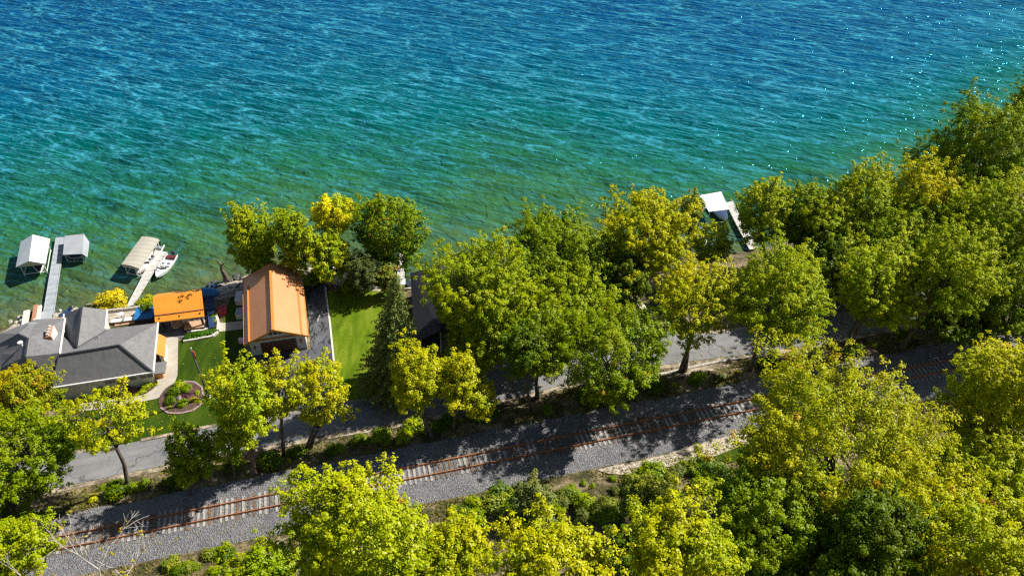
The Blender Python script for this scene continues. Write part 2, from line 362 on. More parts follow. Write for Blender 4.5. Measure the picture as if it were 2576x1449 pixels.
def watermat():
    m, n, b = newmat('lake_water'); g = geo(n)
    at = N(n, 'Attribute', attribute_name='shore'); sh = at.outputs['Fac']
    big = noi(n, .045, 4, .6, dist=.5); j = N(n, 'Math', operation='MULTIPLY_ADD'); n.links.new(big, j.inputs[0]); j.inputs[1].default_value = .16; sh6 = N(n, 'Math', operation='ADD'); n.links.new(sh, sh6.inputs[0]); sh6.inputs[1].default_value = .07; n.links.new(sh6.outputs[0], j.inputs[2])
    c = ramp(n, j.outputs[0], [(.13, (.095, .105, .035)), (.18, (.060, .095, .030)), (.25, (.036, .108, .024)), (.36, (.012, .098, .036)),
                               (.50, (.0, .080, .072)), (.72, (.0, .062, .138)), (1.0, (.0, .042, .140))])
    # murky patches and stones showing in the shallows
    st_ = ramp(n, noi(n, .55, 6, .75, dist=.4), [(.34, (.68, .72, .66)), (.5, (1, 1, 1)), (.68, (1.25, 1.18, 1.08))])
    near = ramp(n, sh, [(0.0, (1, 1, 1)), (.10, (.55, .55, .55)), (.3, (.2, .2, .2))]); nr = N(n, 'RGBToBW'); n.links.new(near, nr.inputs[0])
    c = mixc(n, nr.outputs[0], c, mixc(n, 1.0, c, st_, 'MULTIPLY'))
    # wave height: crests run along x' ; two crossing trains plus chop
    def train(rot, sx, sy, scale, det, seed, dist=1.2):
        mp = N(n, 'Mapping', vector_type='TEXTURE'); mp.inputs['Rotation'].default_value = (0, 0, -rot); mp.inputs['Scale'].default_value = (1/sx, 1/sy, 1); mp.inputs['Location'].default_value = (seed, seed*2, 0)
        n.links.new(g, mp.inputs[0]); t = noi(n, scale, det, .62, mp.outputs[0], dist=dist)
        q = N(n, 'Math', operation='MULTIPLY_ADD'); n.links.new(t, q.inputs[0]); q.inputs[1].default_value = 2; q.inputs[2].default_value = -1
        a = N(n, 'Math', operation='ABSOLUTE'); n.links.new(q.outputs[0], a.inputs[0])
        s = N(n, 'Math', operation='SUBTRACT'); s.inputs[0].default_value = 1; n.links.new(a.outputs[0], s.inputs[1])
        p = N(n, 'Math', operation='POWER'); n.links.new(s.outputs[0], p.inputs[0]); p.inputs[1].default_value = 2.2; return p.outputs[0]
    def strain(rot, sx, scale, seed):
        mp = N(n, 'Mapping', vector_type='TEXTURE'); mp.inputs['Rotation'].default_value = (0, 0, -rot); mp.inputs['Scale'].default_value = (1/sx, 1, 1); mp.inputs['Location'].default_value = (seed, seed*2, 0)
        n.links.new(g, mp.inputs[0]); return noi(n, scale, 2, .5, mp.outputs[0], dist=.6)
    def mul(a, k):
        q = N(n, 'Math', operation='MULTIPLY'); n.links.new(a, q.inputs[0]); q.inputs[1].default_value = k; return q.outputs[0]
    def add(a, b_):
        q = N(n, 'Math', operation='ADD'); n.links.new(a, q.inputs[0]); n.links.new(b_, q.inputs[1]); return q.outputs[0]
    t1 = train(.42, .34, 1.0, .13, 2, 3.1, .8); t2 = train(.3, .36, 1.0, .30, 2, 9.4, .8); t3 = train(.55, .5, 1.0, .8, 2, 21., .5)
    h = add(add(mul(strain(.42, .4, .2, 3), 1.9), mul(strain(.3, .5, .5, 8), 1.1)), add(mul(strain(.45, .7, .85, 30), 1.05), mul(t1, .35)))
    bp = N(n, 'Bump'); bp.inputs['Strength'].default_value = 1.0; bp.inputs['Distance'].default_value = WAVE; n.links.new(h, bp.inputs['Height'])
    # sky light on the crests, painted into the water colour in broken threads
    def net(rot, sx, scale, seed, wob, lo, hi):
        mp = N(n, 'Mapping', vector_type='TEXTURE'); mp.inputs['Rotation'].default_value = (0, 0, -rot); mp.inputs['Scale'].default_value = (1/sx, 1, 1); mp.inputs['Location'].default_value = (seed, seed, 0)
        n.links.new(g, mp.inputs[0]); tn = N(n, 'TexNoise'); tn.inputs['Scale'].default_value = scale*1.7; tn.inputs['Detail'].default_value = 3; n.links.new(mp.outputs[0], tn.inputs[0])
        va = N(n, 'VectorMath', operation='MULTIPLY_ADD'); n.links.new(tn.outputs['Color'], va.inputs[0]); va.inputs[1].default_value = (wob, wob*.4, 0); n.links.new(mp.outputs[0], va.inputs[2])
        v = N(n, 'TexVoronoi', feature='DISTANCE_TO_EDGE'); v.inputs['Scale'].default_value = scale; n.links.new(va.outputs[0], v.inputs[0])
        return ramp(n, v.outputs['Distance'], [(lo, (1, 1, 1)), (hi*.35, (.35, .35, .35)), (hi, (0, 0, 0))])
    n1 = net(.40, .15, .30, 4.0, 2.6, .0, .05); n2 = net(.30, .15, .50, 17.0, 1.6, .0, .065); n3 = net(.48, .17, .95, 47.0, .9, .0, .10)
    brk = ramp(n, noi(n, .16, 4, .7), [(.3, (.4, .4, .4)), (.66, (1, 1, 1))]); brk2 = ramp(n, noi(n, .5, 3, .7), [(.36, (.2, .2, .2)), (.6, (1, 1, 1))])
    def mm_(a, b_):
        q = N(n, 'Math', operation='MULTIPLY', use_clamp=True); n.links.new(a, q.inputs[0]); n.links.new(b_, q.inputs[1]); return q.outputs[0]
    crest_sky = add(mm_(mul(n1, .9), brk2), add(mm_(mul(n2, .85), brk), mul(mm_(n3, brk2), .5)))
    q = N(n, 'Math', operation='MINIMUM'); n.links.new(crest_sky, q.inputs[0]); q.inputs[1].default_value = .9; crest_sky2 = mm_(q.outputs[0], ramp(n, sh, [(.0, (.1, .1, .1)), (.12, (.35, .35, .35)), (.4, (1, 1, 1))]))
    c = mixc(n, 1.0, c, ramp(n, t1, [(.1, (.5, .6, .72)), (.9, (1.35, 1.32, 1.28))]), 'MULTIPLY')  # troughs darkened and crests brightened in the colour, as painted wave shading
    c = mixc(n, crest_sky2, c, (.06, .38, .52))
    d = N(n, 'BsdfDiffuse'); n.links.new(c, d.inputs[0]); n.links.new(bp.outputs[0], d.inputs['Normal'])
    gl = N(n, 'BsdfGlossy'); gl.inputs['Roughness'].default_value = .095; gl.inputs['Color'].default_value = (.12, .60, .96, 1); n.links.new(bp.outputs[0], gl.inputs['Normal'])
    fr = N(n, 'Fresnel'); fr.inputs[0].default_value = 1.33; n.links.new(bp.outputs[0], fr.inputs['Normal'])
    x = N(n, 'MixShader'); n.links.new(fr.outputs[0], x.inputs[0]); n.links.new(d.outputs[0], x.inputs[1]); n.links.new(gl.outputs[0], x.inputs[2])
    n.links.new(x.outputs[0], n.nodes['Material Output'].inputs[0]); n.nodes.remove(b); return m
WAVE = .5
def build_lake():
    xs = np.r_[-3500, -1500, -700, np.arange(-400, 401, 2.5), 700, 1500, 3500]; ys = np.r_[np.arange(50, 400, 2.5), 450, 600, 900, 1500, 3000, 6000]
    X, Y = np.meshgrid(xs, ys); nx, ny = len(xs), len(ys); v = np.stack([X, Y, X*0], -1).reshape(-1, 3)
    i = np.arange((ny-1)*(nx-1)); r = i//(nx-1); c = i % (nx-1); a = r*nx+c; f = np.stack([a, a+1, a+nx+1, a+nx], 1)
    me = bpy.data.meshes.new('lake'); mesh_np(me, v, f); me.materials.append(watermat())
    q = np.array([p[:2] for p in _sp]); best = np.full(len(v), 1e9)
    for a_, b_ in zip(q[:-1], q[1:]):
        ab = b_-a_; t = np.clip(((v[:, :2]-a_)@ab)/(ab@ab), 0, 1); best = np.minimum(best, np.linalg.norm(v[:, :2]-a_-t[:, None]*ab, axis=1))
    s, t = st(v); best = np.where(t > np.interp(s, _ss, _ts), best, 0)
    best = best*(1+np.clip(v[:, 0]-10, 0, 90)/55.0)      # the lake bed drops faster to the right
    at = me.attributes.new('shore', 'FLOAT', 'POINT'); at.data.foreach_set('value', np.clip(best/130.0, 0, 1.2).astype(np.float32))
    o = bpy.data.objects.new('lake', me); col.objects.link(o); tag(o, 'wind rippled lake, green by the shore and blue farther out', None, None, 'structure')
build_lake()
def struct(o, label=None): return tag(o, label, None, None, 'structure')
# road, shoulders
road_line = smooth_line([p[:2] for p in _rp])
struct(ribbon('road_shoulder', road_line, [-2.75, -2.0, 2.0, 2.65], EDGE, .035), 'pale sandy shoulder along both edges of the road')
struct(ribbon('road', road_line, [-2.15, -1.1, 0, 1.1, 2.15], ASPH, .075), 'grey asphalt lane between the houses and the railway')
# railway ballast
rail_line = xy(np.arange(-60, 190, 1.2), np.zeros(209))
def bz(x, y, o): return gz(x, y)+(.16 if abs(o) < 2.9 else (.07 if abs(o) < 3.8 else -.03))
struct(ribbon('ballast_bed', rail_line, [-4.15, -3.7, -2.8, -1.4, 0, 1.3]+[(lambda i, k=k: k*(3.1+min(max((i-20)/80, 0), 1)*1.3+.18*math.sin(i*.9)+.14*math.sin(i*2.3))) for k in (.62, .9, 1.0)], GRAVEL, 0, bz), 'grey crushed stone bed under the railway')
BZ = lambda s, t: gz(*xy(s, t))+.16
# lawns and paving (outlines on the ground)
struct(drape('lawn', [(446, 858), (552, 838), (606, 700), (618, 895), (640, 900), (700, 985), (700, 1050), (545, 1074), (424, 1098), (260, 1128), (150, 1130),
       (130, 1075), (270, 1010), (330, 1020), (394, 1004), (446, 950)], LAWN, .05), 'mown green lawn between the grey house and the garage')
struct(drape('lawn', [(822, 735), (880, 725), (1000, 735), (1040, 800), (1050, 900), (1000, 985), (890, 1007), (852, 1000), (838, 900)], LAWN2, .05), 'bright striped lawn right of the garage driveway')
struct(drape('driveway', [(770, 715), (820, 720), (838, 897), (850, 1016), (700, 1040), (640, 990), (634, 893), (784, 880)], TARRED, .08), 'dark asphalt driveway beside the orange roofed garage')
struct(ribbon('driveway_kerb', [G(u, v)[:2] for u, v in ((818, 722), (830, 810), (839, 897), (850, 1010))], [-.12, .12], CONCW, .12), 'pale edging strip along the driveway')
struct(drape('garage_lane', [(1240, 900), (1290, 880), (1400, 870), (1560, 880), (1700, 830), (1720, 870), (1500, 925), (1290, 975), (1230, 990), (1190, 1000)], ASPH, .06), 'asphalt forecourt beside the road under the trees')
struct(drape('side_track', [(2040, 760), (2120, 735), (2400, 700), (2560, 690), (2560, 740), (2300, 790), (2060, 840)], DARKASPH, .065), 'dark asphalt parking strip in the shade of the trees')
struct(drape('footpath', [(399, 846), (449, 850), (448, 900), (447, 945), (436, 975), (415, 994), (394, 1004), (304, 1022), (240, 1032), (200, 1034), (200, 1016),
       (276, 1006), (345, 997), (369, 990), (386, 976), (394, 962), (400, 930)], CONC, .1, .8), 'curved concrete path around the corner of the grey house')
struct(drape('footpath', [(546, 815), (612, 808), (613, 829), (548, 836)], CONC, .1), 'concrete path in shade between terrace and garage')
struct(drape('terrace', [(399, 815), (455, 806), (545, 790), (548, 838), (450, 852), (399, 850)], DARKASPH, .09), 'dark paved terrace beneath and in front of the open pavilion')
struct(drape('flower_bed', [(398, 1008), (410, 985), (430, 968), (460, 960), (490, 961), (508, 975), (513, 998), (505, 1020), (485, 1034), (455, 1041), (420, 1040), (402, 1028)], MULCH, .13, .6, round_=2), 'mulched island flower bed in the lawn')
struct(drape('planting_strip', [(240, 985), (394, 966), (388, 978), (369, 991), (345, 998), (276, 1007), (240, 1012)], MULCH, .12, .6), 'dark mulched planting strip along the front wall of the grey house')
struct(drape('beach', [(60, 800), (150, 776), (205, 768), (270, 778), (380, 775), (385, 800), (270, 815), (130, 830), (70, 838), (10, 850), (-20, 850)], PEBBLE, .06), 'pebbly beach and stone patio behind the grey house')
struct(drape('beach', [(540, 700), (620, 690), (800, 672), (960, 705), (1030, 705), (1030, 725), (960, 735), (800, 712), (640, 735), (550, 755), (515, 760)], PEBBLE, .06), 'pebbly beach behind the garage under the trees')
struct(drape('dirt_pulloff', [(1690, 925), (1780, 905), (1850, 900), (1850, 915), (1790, 935), (1700, 950)], EDGE, .07), 'bare tan dirt patch by the road edge')
# pale rubble at the right edge of the ballast
q = [G(u, v)[:2] for u, v in ((1500, 1182), (1560, 1168), (1620, 1158), (1700, 1136), (1760, 1116), (1810, 1104), (1870, 1084), (1930, 1072), (1968, 1080), (1950, 1104), (1890, 1118), (1850, 1142), (1780, 1150), (1730, 1172), (1660, 1176), (1590, 1196), (1530, 1192))]
struct(drape('rubble_slope', None, PEBBLE, .1, .8, world=q), 'pale stony slope at the foot of the ballast')
struct(drape('grass_verge', [(1795, 1150), (1850, 1128), (1905, 1112), (1960, 1104), (1965, 1120), (1925, 1140), (1880, 1150), (1830, 1166)], LAWN, .14, .8), 'strip of short grass on the stony slope')

# ------------------------------------------------------------------ railway track
tk = thing('railway_track', [*xy(0, 0), 3.2], 'rusty single railway track on weathered sleepers running across the grey ballast', 'railway track')
tm = [WOODGREY, M2('bleached_sleeper', (.26, .235, .205), (.42, .39, .35), 4, .9, .3), M2('brown_sleeper', (.12, .075, .05), (.23, .15, .10), 4, .9, .3)]
rng = random.Random(4)
for sgn in (-1, 1):
    pts = [(*xy(s, sgn*.76), BZ(s, sgn*.76)+.0) for s in np.arange(-46, 150, 2.0)]
    m = MB()
    for a, b in zip(pts[:-1], pts[1:]):
        a = np.array(a); b = np.array(b); m.beam(a+[0, 0, .07], b+[0, 0, .07], .17, .05); m.beam(a+[0, 0, .17], b+[0, 0, .17], .09, .16)
    m.build('rail', RUST, tk)
SLD = M2('stained_sleeper', (.07, .06, .05), (.2, .17, .14), 5, .9, .3); vis = []; hid = MB()
for i, s in enumerate(np.arange(-40, 148, .56)):
    c = xy(s, 0); u, v = proj((*c, 3.1)); kk = 0 <= u <= 740 or 1040 <= u <= 1880
    z = BZ(s, 0)-.02+rng.uniform(-.03, .02); a = math.atan2(RD[1], RD[0])+rng.uniform(-.02, .02); L = 2.75+rng.uniform(-.15, .2); c = c+RN[:2]*rng.uniform(-.08, .08)
    if kk and rng.random() < .93: vis.append((u, c, z, a, L))
    else: hid.box((c[0], c[1], z), (.24, L, .14), a)
vis.sort(key=lambda q: -q[0] if False else q[0]); own = vis[:100]
for u, c, z, a, L in own: MB().box((c[0], c[1], z), (.25, L, .16), a).build('sleeper', rng.choice([tm[0], tm[1], tm[2], tm[2], SLD, tm[0]]), tk)
for u, c, z, a, L in vis[100:]: hid.box((c[0], c[1], z), (.25, L, .16), a)
tag(hid.build('sleepers', tm[0], tk), kind='stuff')
print('visible sleepers', len(vis))

# ------------------------------------------------------------------ buildings
def V3(u, v, z): return P(u, v, z)
def wallp(a, b, f, z): a = np.array(a); b = np.array(b); q = a+(b-a)*f; return np.array([q[0], q[1], z])
def panel(m, a, b, f0, f1, z0, z1, out, th=.06):
    """box standing proud of the wall running a->b ; out = outward unit vector"""
    p = wallp(a, b, f0, 0); q = wallp(a, b, f1, 0); o = np.array([out[0], out[1], 0])*th
    m.slab([(p+[0, 0, z1])-o*.5, (q+[0, 0, z1])-o*.5, (q+[0, 0, z1])+o, (p+[0, 0, z1])+o], z1-z0)
def shrink(pts, k):
    """move polygon edges inward by k metres (convex or nearly so)"""
    pts = [np.array(p[:2]) for p in pts]; n = len(pts); ar = sum(pts[i][0]*pts[(i+1) % n][1]-pts[(i+1) % n][0]*pts[i][1] for i in range(n)); sg = 1 if ar > 0 else -1
    L = []
    for i in range(n):
        d = pts[(i+1) % n]-pts[i]; d /= np.linalg.norm(d); nn = np.array([-d[1], d[0]])*sg; L.append((pts[i]+nn*k, d))
    r = []
    for i in range(n):
        (p, d), (q, e) = L[i-1], L[i]; den = d[0]*e[1]-d[1]*e[0]
        if abs(den) < .05: r.append(q); continue
        t = ((q-p)[0]*e[1]-(q-p)[1]*e[0])/den; r.append(p+d*t)
    return r
# --- grey hip-roofed house
E_, RZ = 4.4, 7.5
base = G(250, 975)
h = thing('lake_house', base, 'sprawling single storey house with grey shingled hip roofs and cream walls', 'house')
A, B, C, D = V3(126, 977, E_), V3(386, 937, E_), V3(398, 812, E_), V3(158, 842, E_)
R0, R1 = V3(150, 893, RZ), V3(300, 868, RZ)
m = MB(); m.slab([A, B, R1, R0], .18); m.slab([B, C, R1], .18); m.slab([C, D, R0, R1], .18)
m.slab([V3(206, 772, 7.1), V3(270, 779, 4.5), V3(265, 829, 5.0), V3(193, 872, 7.15)], .18)
m.slab([V3(206, 772, 7.1), V3(193, 872, 7.15), V3(162, 838, 4.7), V3(161, 791, 4.4)], .18)
K1, K2, K3 = V3(63, 897, 8.3), V3(70, 852, 8.3), V3(44, 840, 7.9)
W1, W2, W3 = V3(164, 801, 4.75), V3(151, 888, 7.6), V3(137, 956, 4.75)
W4, W5 = V3(91, 803, 4.5), V3(2, 838, 4.5)
for t_ in ([W1, K2, W2], [W2, K2, K1], [W2, K1, W3], [W1, W4, K2], [W4, K3, K2], [W4, W5, K3]): m.slab(t_, .16)
m.slab([K1, V3(34, 975, 4.4), V3(112, 964, 4.4), W3], .16); m.slab([K1, V3(-22, 935, 4.6), V3(34, 975, 4.4)], .16)
m.slab([K1, K2, K3, V3(-30, 880, 4.6), V3(-22, 935, 4.6)], .16); m.slab([K3, W5, V3(-30, 880, 4.6)], .16)
roof = m.build('roof', SHING, h)
m = MB()
for a, b in ((R0, R1), (R1, B), (V3(206, 772, 7.1), V3(193, 872, 7.15)), (K1, W3), (K1, K2), (K2, K3)): m.beam(a+[0, 0, .03], b+[0, 0, .03], .22, .07)
m.build('ridge_cap', DSHING, roof)
m = MB()
for a, b in ((A, B), (B, C), (V3(270, 779, 4.5), V3(265, 829, 5.0)), (W1, W2), (W2, W3), (V3(161, 791, 4.4), V3(162, 838, 4.7))): m.beam(a+[0, 0, .02], b+[0, 0, .02], .17, .2)
m.build('gutter', WHITE, h)
g0 = 1.6; m = MB()
fp = shrink([A, B, C, D], .55); m.prism(fp, g0, 4.25)
m.prism(shrink([V3(161, 791, 4.4), V3(270, 779, 4.4), V3(265, 835, 4.4), V3(162, 842, 4.4)], .45), g0, 4.3)
m.prism(shrink([V3(137, 958, 4.5), V3(158, 830, 4.5), V3(150, 806, 4.5), V3(91, 806, 4.4), V3(2, 840, 4.4), V3(-26, 890, 4.5), V3(-20, 935, 4.5), V3(34, 973, 4.4)], .5), g0, 4.28)
# gable triangle of the wing facing the lake
m.add([V3(163, 793, 4.3), V3(268, 780, 4.3), V3(206, 774, 6.9)], [(0, 1, 2), (2, 1, 0)])
m.build('wall', CREAM, h)
fa, fb = [np.array([p[0], p[1], 0]) for p in (min(fp, key=lambda p: p[0]+p[1]*.3), min(fp, key=lambda p: p[1]-p[0]*.1))]
fa = np.array([*fp[0], 0]); fb = np.array([*fp[1], 0]); d_ = (fb-fa)/np.linalg.norm(fb-fa); out = np.array([d_[1], -d_[0], 0])
def fat(u, z=3.3):
    best = min(np.linspace(0, 1, 200), key=lambda f: abs(proj(wallp(fa, fb, f, z))[0]-u)); return best
for u in (273, 286, 324, 337, 361, 378):
    f = fat(u); dw = .42/np.linalg.norm(fb-fa); mm = MB(); panel(mm, fa, fb, f-dw, f+dw, 3.15, 3.85, out, .05); fr = mm.build('window', WHITE, h)
    mm = MB(); panel(mm, fa, fb, f-dw*.8, f+dw*.8, 3.22, 3.78, out, .08); mm.build('pane', GLASS, fr)
f = fat(312, 2.4); dw = .6/np.linalg.norm(fb-fa); mm = MB(); panel(mm, fa, fb, f-dw, f+dw, 1.72, 3.2, out, .05); dr = mm.build('door', DARK, h)
m = MB(); c = V3(128, 842, 7.1); m.box((c[0], c[1], 6.6), (.65, 2.0, 2.2), .25); ch = m.build('chimney', BRICK, roof)
m = MB(); m.box((c[0]+.37, c[1]+.05, 6.62), (.1, 1.96, 2.1), .25)
for k in (-.7, -.23, .23, .7): m.tube([(c[0]-.25*k*.9, c[1]+k, 7.6), (c[0]-.25*k*.9, c[1]+k, 7.95)], .15, 8)
m.build('chimney_side', CONCW, roof)
c = V3(57, 873, 7.6); MB().tube([(c[0], c[1], 6.6), (c[0], c[1], 8.3)], .13, 8).tube([(c[0], c[1], 8.3), (c[0], c[1], 8.42)], .3, 10).build('vent_pipe', WHITE, roof)
for u, v in ((103, 909), (340, 868), (245, 845)):
    c = V3(u, v, 6.0); MB().tube([(c[0], c[1], 5.2), (c[0], c[1], 6.15)], .1, 8).build('vent_pipe', STEEL, roof)
# side entry
vest = [V3(399, 843, 3.9), V3(416, 845, 3.9), V3(412, 895, 3.9), V3(394, 894, 3.9)]
m = MB(); m.slab([(*vest[0][:2], 4.25), (*vest[1][:2], 3.7), (*vest[2][:2], 3.7), (*vest[3][:2], 4.25)], .12)
pc = m.build('porch_roof', ribbed('orange_porch_metal', (.68, .25, .035), (.78, .31, .05), RN, .42), h)
MB().prism(shrink(vest, .22), 1.6, 3.62).build('porch_wall', CREAM, h)
q = V3(402, 925, 3.4); MB().box((q[0], q[1], 3.35), (1.4, 2.0, .14), .2).build('porch_canopy', SHING, h)
m = MB(); q = G(404, 944); m.box((q[0], q[1], q[2]+.6), (1.0, 1.2, 1.2), .2); m.build('side_door', ORANGE_TRIM, h)
q = V3(78, 824, 4.9); m = MB(); m.tube([(q[0]-1.3, q[1]-.3, 4.6), (q[0]-1, q[1]-.25, 5.1), (q[0], q[1], 5.4), (q[0]+1, q[1]+.25, 5.1), (q[0]+1.3, q[1]+.3, 4.6)], .28, 8); m.build('arched_dormer', STEEL, roof)

# --- garage with copper-orange roof
GE, GR = 4.5, 7.3
gel = [V3(611, 702, GE), V3(614, 868, GE), V3(775.6, 845, GE), V3(759, 682, GE)]
gt, gb = V3(680, 664, GR), V3(687, 830, GR)
base = G(700, 885)
g = thing('garage', base, 'large white garage with copper orange metal gable roof and brown door', 'garage')
ax = (gb-gt)/np.linalg.norm(gb-gt); ax[2] = 0; ax /= np.linalg.norm(ax)
cu = ribbed('copper_roof', (.78, .335, .15), (.84, .385, .185), ax, .5, .38, .15, .12)
m = MB(); m.slab([gel[0], gel[1], gb, gt], .14); m.slab([gt, gb, gel[2], gel[3]], .14); rf = m.build('roof', cu, g)
MB().beam(gt+[0, 0, .05], gb+[0, 0, .05], .34, .08).build('ridge_cap', ORANGE_TRIM, rf)
for a, b, f in ((gt, gel[0], .82), (gt, gel[3], .82)):
    p = a+(b-a)*f; q = (gb+((gel[1] if a is gt and b is gel[0] else gel[2])-gb)*f); s_ = p+(q-p)*(.16 if b is gel[0] else .02)
    MB().beam(s_+[0, 0, .1], q+[0, 0, .1], .2, .1).build('snow_guard', ORANGE_TRIM, rf)
m = MB()
for a, b in ((gel[1], gb), (gb, gel[2]), (gel[2], gel[3]), (gel[0], gel[1]), (gel[0], gt), (gt, gel[3])): m.beam(a+[0, 0, -.06], b+[0, 0, -.06], .1, .22)
m.build('trim', ORANGE_TRIM, rf)
gf = shrink(gel, .5)     # wall footprint
gf = [np.array([*p, 0]) for p in gf]; gz0 = 1.55
gf[1] = gf[1]+ax*-.25; gf[2] = gf[2]+ax*-.25
m = MB(); m.prism(gf, gz0, 4.35)
wl, wr = gf[1], gf[2]; mid = (wl+wr)/2; o_ = ax
m.add([(*wl[:2], 4.3), (*wr[:2], 4.3), (mid[0], mid[1], 6.9), (*(wl-o_*8)[:2], 4.3), (*(wr-o_*8)[:2], 4.3), (*(mid-o_*8)[:2], 6.9)], [(0, 1, 2), (0, 2, 5, 3), (1, 4, 5, 2), (3, 5, 4)])
m.build('wall', WHITE, g)
m = MB(); panel(m, wl, wr, .19, .83, gz0+.05, 3.75, o_, .1); dr = m.build('garage_door', WOODBROWN, g)
m = MB()
for k in range(1, 5): panel(m, wl, wr, .2, .82, gz0+k*.44, gz0+k*.44+.05, o_, .14)
m.build('door_panel_rail', DARK, dr)
m = MB(); panel(m, wl, wr, .0, 1.0, 4.22, 4.36, o_, .16); m.build('gable_band', ORANGE_TRIM, g)
for k in (-1, 0, 1):
    m = MB(); panel(m, wl, wr, .5+k*.085-.028, .5+k*.085+.028, 4.9, 5.6 if k == 0 else 5.45, o_, .08); wn = m.build('gable_window', GLASS, g)
for f in (.08, .92):
    q = wallp(wl, wr, f, 3.2)+o_*.15; MB().box(q, (.22, .22, .45)).build('wall_lamp', BRICK, g)
m = MB(); m.tube([(*(wr+o_*.1)[:2], 4.3), (*(wr+o_*.1)[:2], gz0)], .07, 6); m.build('downspout', WHITE, g)

# --- open pavilion with bright orange roof
pe, pr = 4.1, 5.3
Pn0, Pn1, Pr0, Pr1, Pf0, Pf1 = V3(390, 811, pe), V3(514, 796, pe), V3(384, 750, pr), V3(507, 732, pr), V3(393, 740, 4.6), V3(505, 726, 4.6)
pv = thing('pavilion', G(455, 820), 'open sided garden pavilion with bright orange ribbed roof', 'pavilion')
pa = (Pn1-Pn0)/np.linalg.norm(Pn1-Pn0)
orr = ribbed('orange_roof', (.76, .27, .022), (.84, .33, .035), pa, .3, .4, .0, .35)
m = MB(); m.slab([Pn0, Pn1, Pr1, Pr0], .12); m.slab([Pr0, Pr1, Pf1, Pf0], .12); rf = m.build('roof', orr, pv)
k0 = Pn0+(Pr0-Pn0)*.26; k1 = Pn1+(Pr1-Pn1)*.26; MB().beam(k0+[0, 0, .07], k1+[0, 0, .07], .14, .1).build('snow_guard', RUST, rf)
cn = shrink([Pn0, Pn1, V3(505, 726, 4.6), V3(393, 740, 4.6)], .5)
for p in (*cn, (cn[0]+cn[1])/2): MB().beam((p[0], p[1], 1.6), (p[0], p[1], 4.3), .22).build('post', DARK, pv)

# --- dark roofed house among the trees
DE, DR = 5.2, 7.6
dl0, dl1 = V3(1032, 687, DE), V3(1042, 862, DE); dr0, dr1 = V3(1107, 668, DR), V3(1108, 832, DR); rt0, rt1 = V3(1186, 668, DE), V3(1180, 835, DE)
dh = thing('dark_house', G(1100, 880), 'dark charcoal roofed house half hidden under the trees', 'house')
m = MB(); m.slab([dl0, dl1, dr1, dr0], .2); m.slab([dr0, dr1, rt1, rt0], .2)
rf = m.build('roof', DSHING, dh)
m = MB(); m.slab([V3(1108, 832, 5.9), V3(1168, 826, 5.9), V3(1164, 872, 4.2), V3(1110, 884, 4.2)], .16); m.build('front_roof', SHING, dh)
MB().beam(V3(1107, 831, 6.0), V3(1110, 885, 4.2), .16, .22).build('rake_board', WHITE, dh)
m = MB(); m.prism(shrink([dl0, dl1, rt1, rt0], .6), 1.6, 5.0); m.prism(shrink([V3(1094, 832, 4.2), V3(1166, 826, 4.2), V3(1164, 872, 4.2), V3(1096, 880, 4.2)], .3), 1.6, 4.05)
m.build('wall', M2('dark_siding', (.05, .055, .065), (.08, .085, .1), 2, .7, .1), dh)
MB().tube([V3(1150, 850, 4.6), V3(1150, 850, 4.6)+[0, 0, 1.2]], .16, 8).build('vent_pipe', STEEL, dh)

# --- small tan cabin roof seen through the trees
cb = [V3(1571, 757, 4.2), V3(1601, 790, 4.2), V3(1640, 784, 4.2), V3(1604, 752, 4.2)]; rg = [V3(1588, 750, 5.2), V3(1620, 783, 5.2)]
sh_ = thing('cabin', G(1605, 790), 'small cabin with weathered tan roof in a gap between the trees', 'cabin')
m = MB(); m.slab([cb[0], cb[1], rg[1], rg[0]], .12); m.slab([rg[0], rg[1], cb[2], cb[3]], .12); m.build('roof', BEIGE, sh_)
MB().prism(shrink(cb, .3), 1.6, 4.15).build('wall', CREAM, sh_)
#@@PROPS
# ------------------------------------------------------------------ docks, canopies, boats
GREYDECK = M2('grey_deck', (.33, .36, .4), (.44, .47, .5), 1.2, .7, .15); PALEDECK = M2('pale_deck', (.5, .48, .45), (.64, .61, .57), 1.6, .75, .2)
def dock(label, edgeL, edgeR, mat, z=.65, group='docks', name='dock'):
    """boards across, polyline of left and right edge pixels, near shore first"""
    L = [P(u, v, z) for u, v in edgeL]; R = [P(u, v, z) for u, v in edgeR]
    t = thing(name, (*L[0][:2], 0), label, 'dock', group); m = MB(); lg = []
    for i in range(len(L)-1):
        n = max(1, int(np.linalg.norm(L[i+1]-L[i])/1.1))
        for k in range(n):
            a0, a1 = L[i]+(L[i+1]-L[i])*k/n, L[i]+(L[i+1]-L[i])*((k+1)/n-.03/n)
            b0, b1 = R[i]+(R[i+1]-R[i])*k/n, R[i]+(R[i+1]-R[i])*((k+1)/n-.03/n)
            m.slab([a0, b0, b1, a1], .12)
            if k % 2 == 0 or k == n-1:
                for q in (a1, b1): lg.append(q)
    m.build('deck', mat, t)
    for q in lg: MB().tube([(q[0], q[1], -1.2), (q[0], q[1], z+.12)], .05, 6).build('pile', STEEL, t)
    m = MB()
    for E in (L, R):
        for a, b in zip(E[:-1], E[1:]): m.beam(a+[0, 0, -.06], b+[0, 0, -.06], .07, .2)
    m.build('edge_rail', mat, t); return t
dock('long grey dock reaching out to the flat canopied boat lift', [(94, 812), (94, 799), (110, 782), (141, 597)], [(130, 812), (132, 800), (136, 777), (163, 596)], GREYDECK)
dock('narrow pale dock between the beige canopy and the small white boat', [(318, 772), (385, 645), (391, 628)], [(335, 768), (409, 645), (421, 634)], PALEDECK)
dock('short bleached dock left of the dark roofed house', [(998, 708), (1005, 643), (1008, 628)], [(1015, 708), (1023, 643), (1024, 629)], PALEDECK)
dock('white dock running behind the trees to the white flat canopy', [(1886, 628), (1850, 560), (1826, 510)], [(1906, 625), (1868, 552), (1843, 505)], PALEDECK)
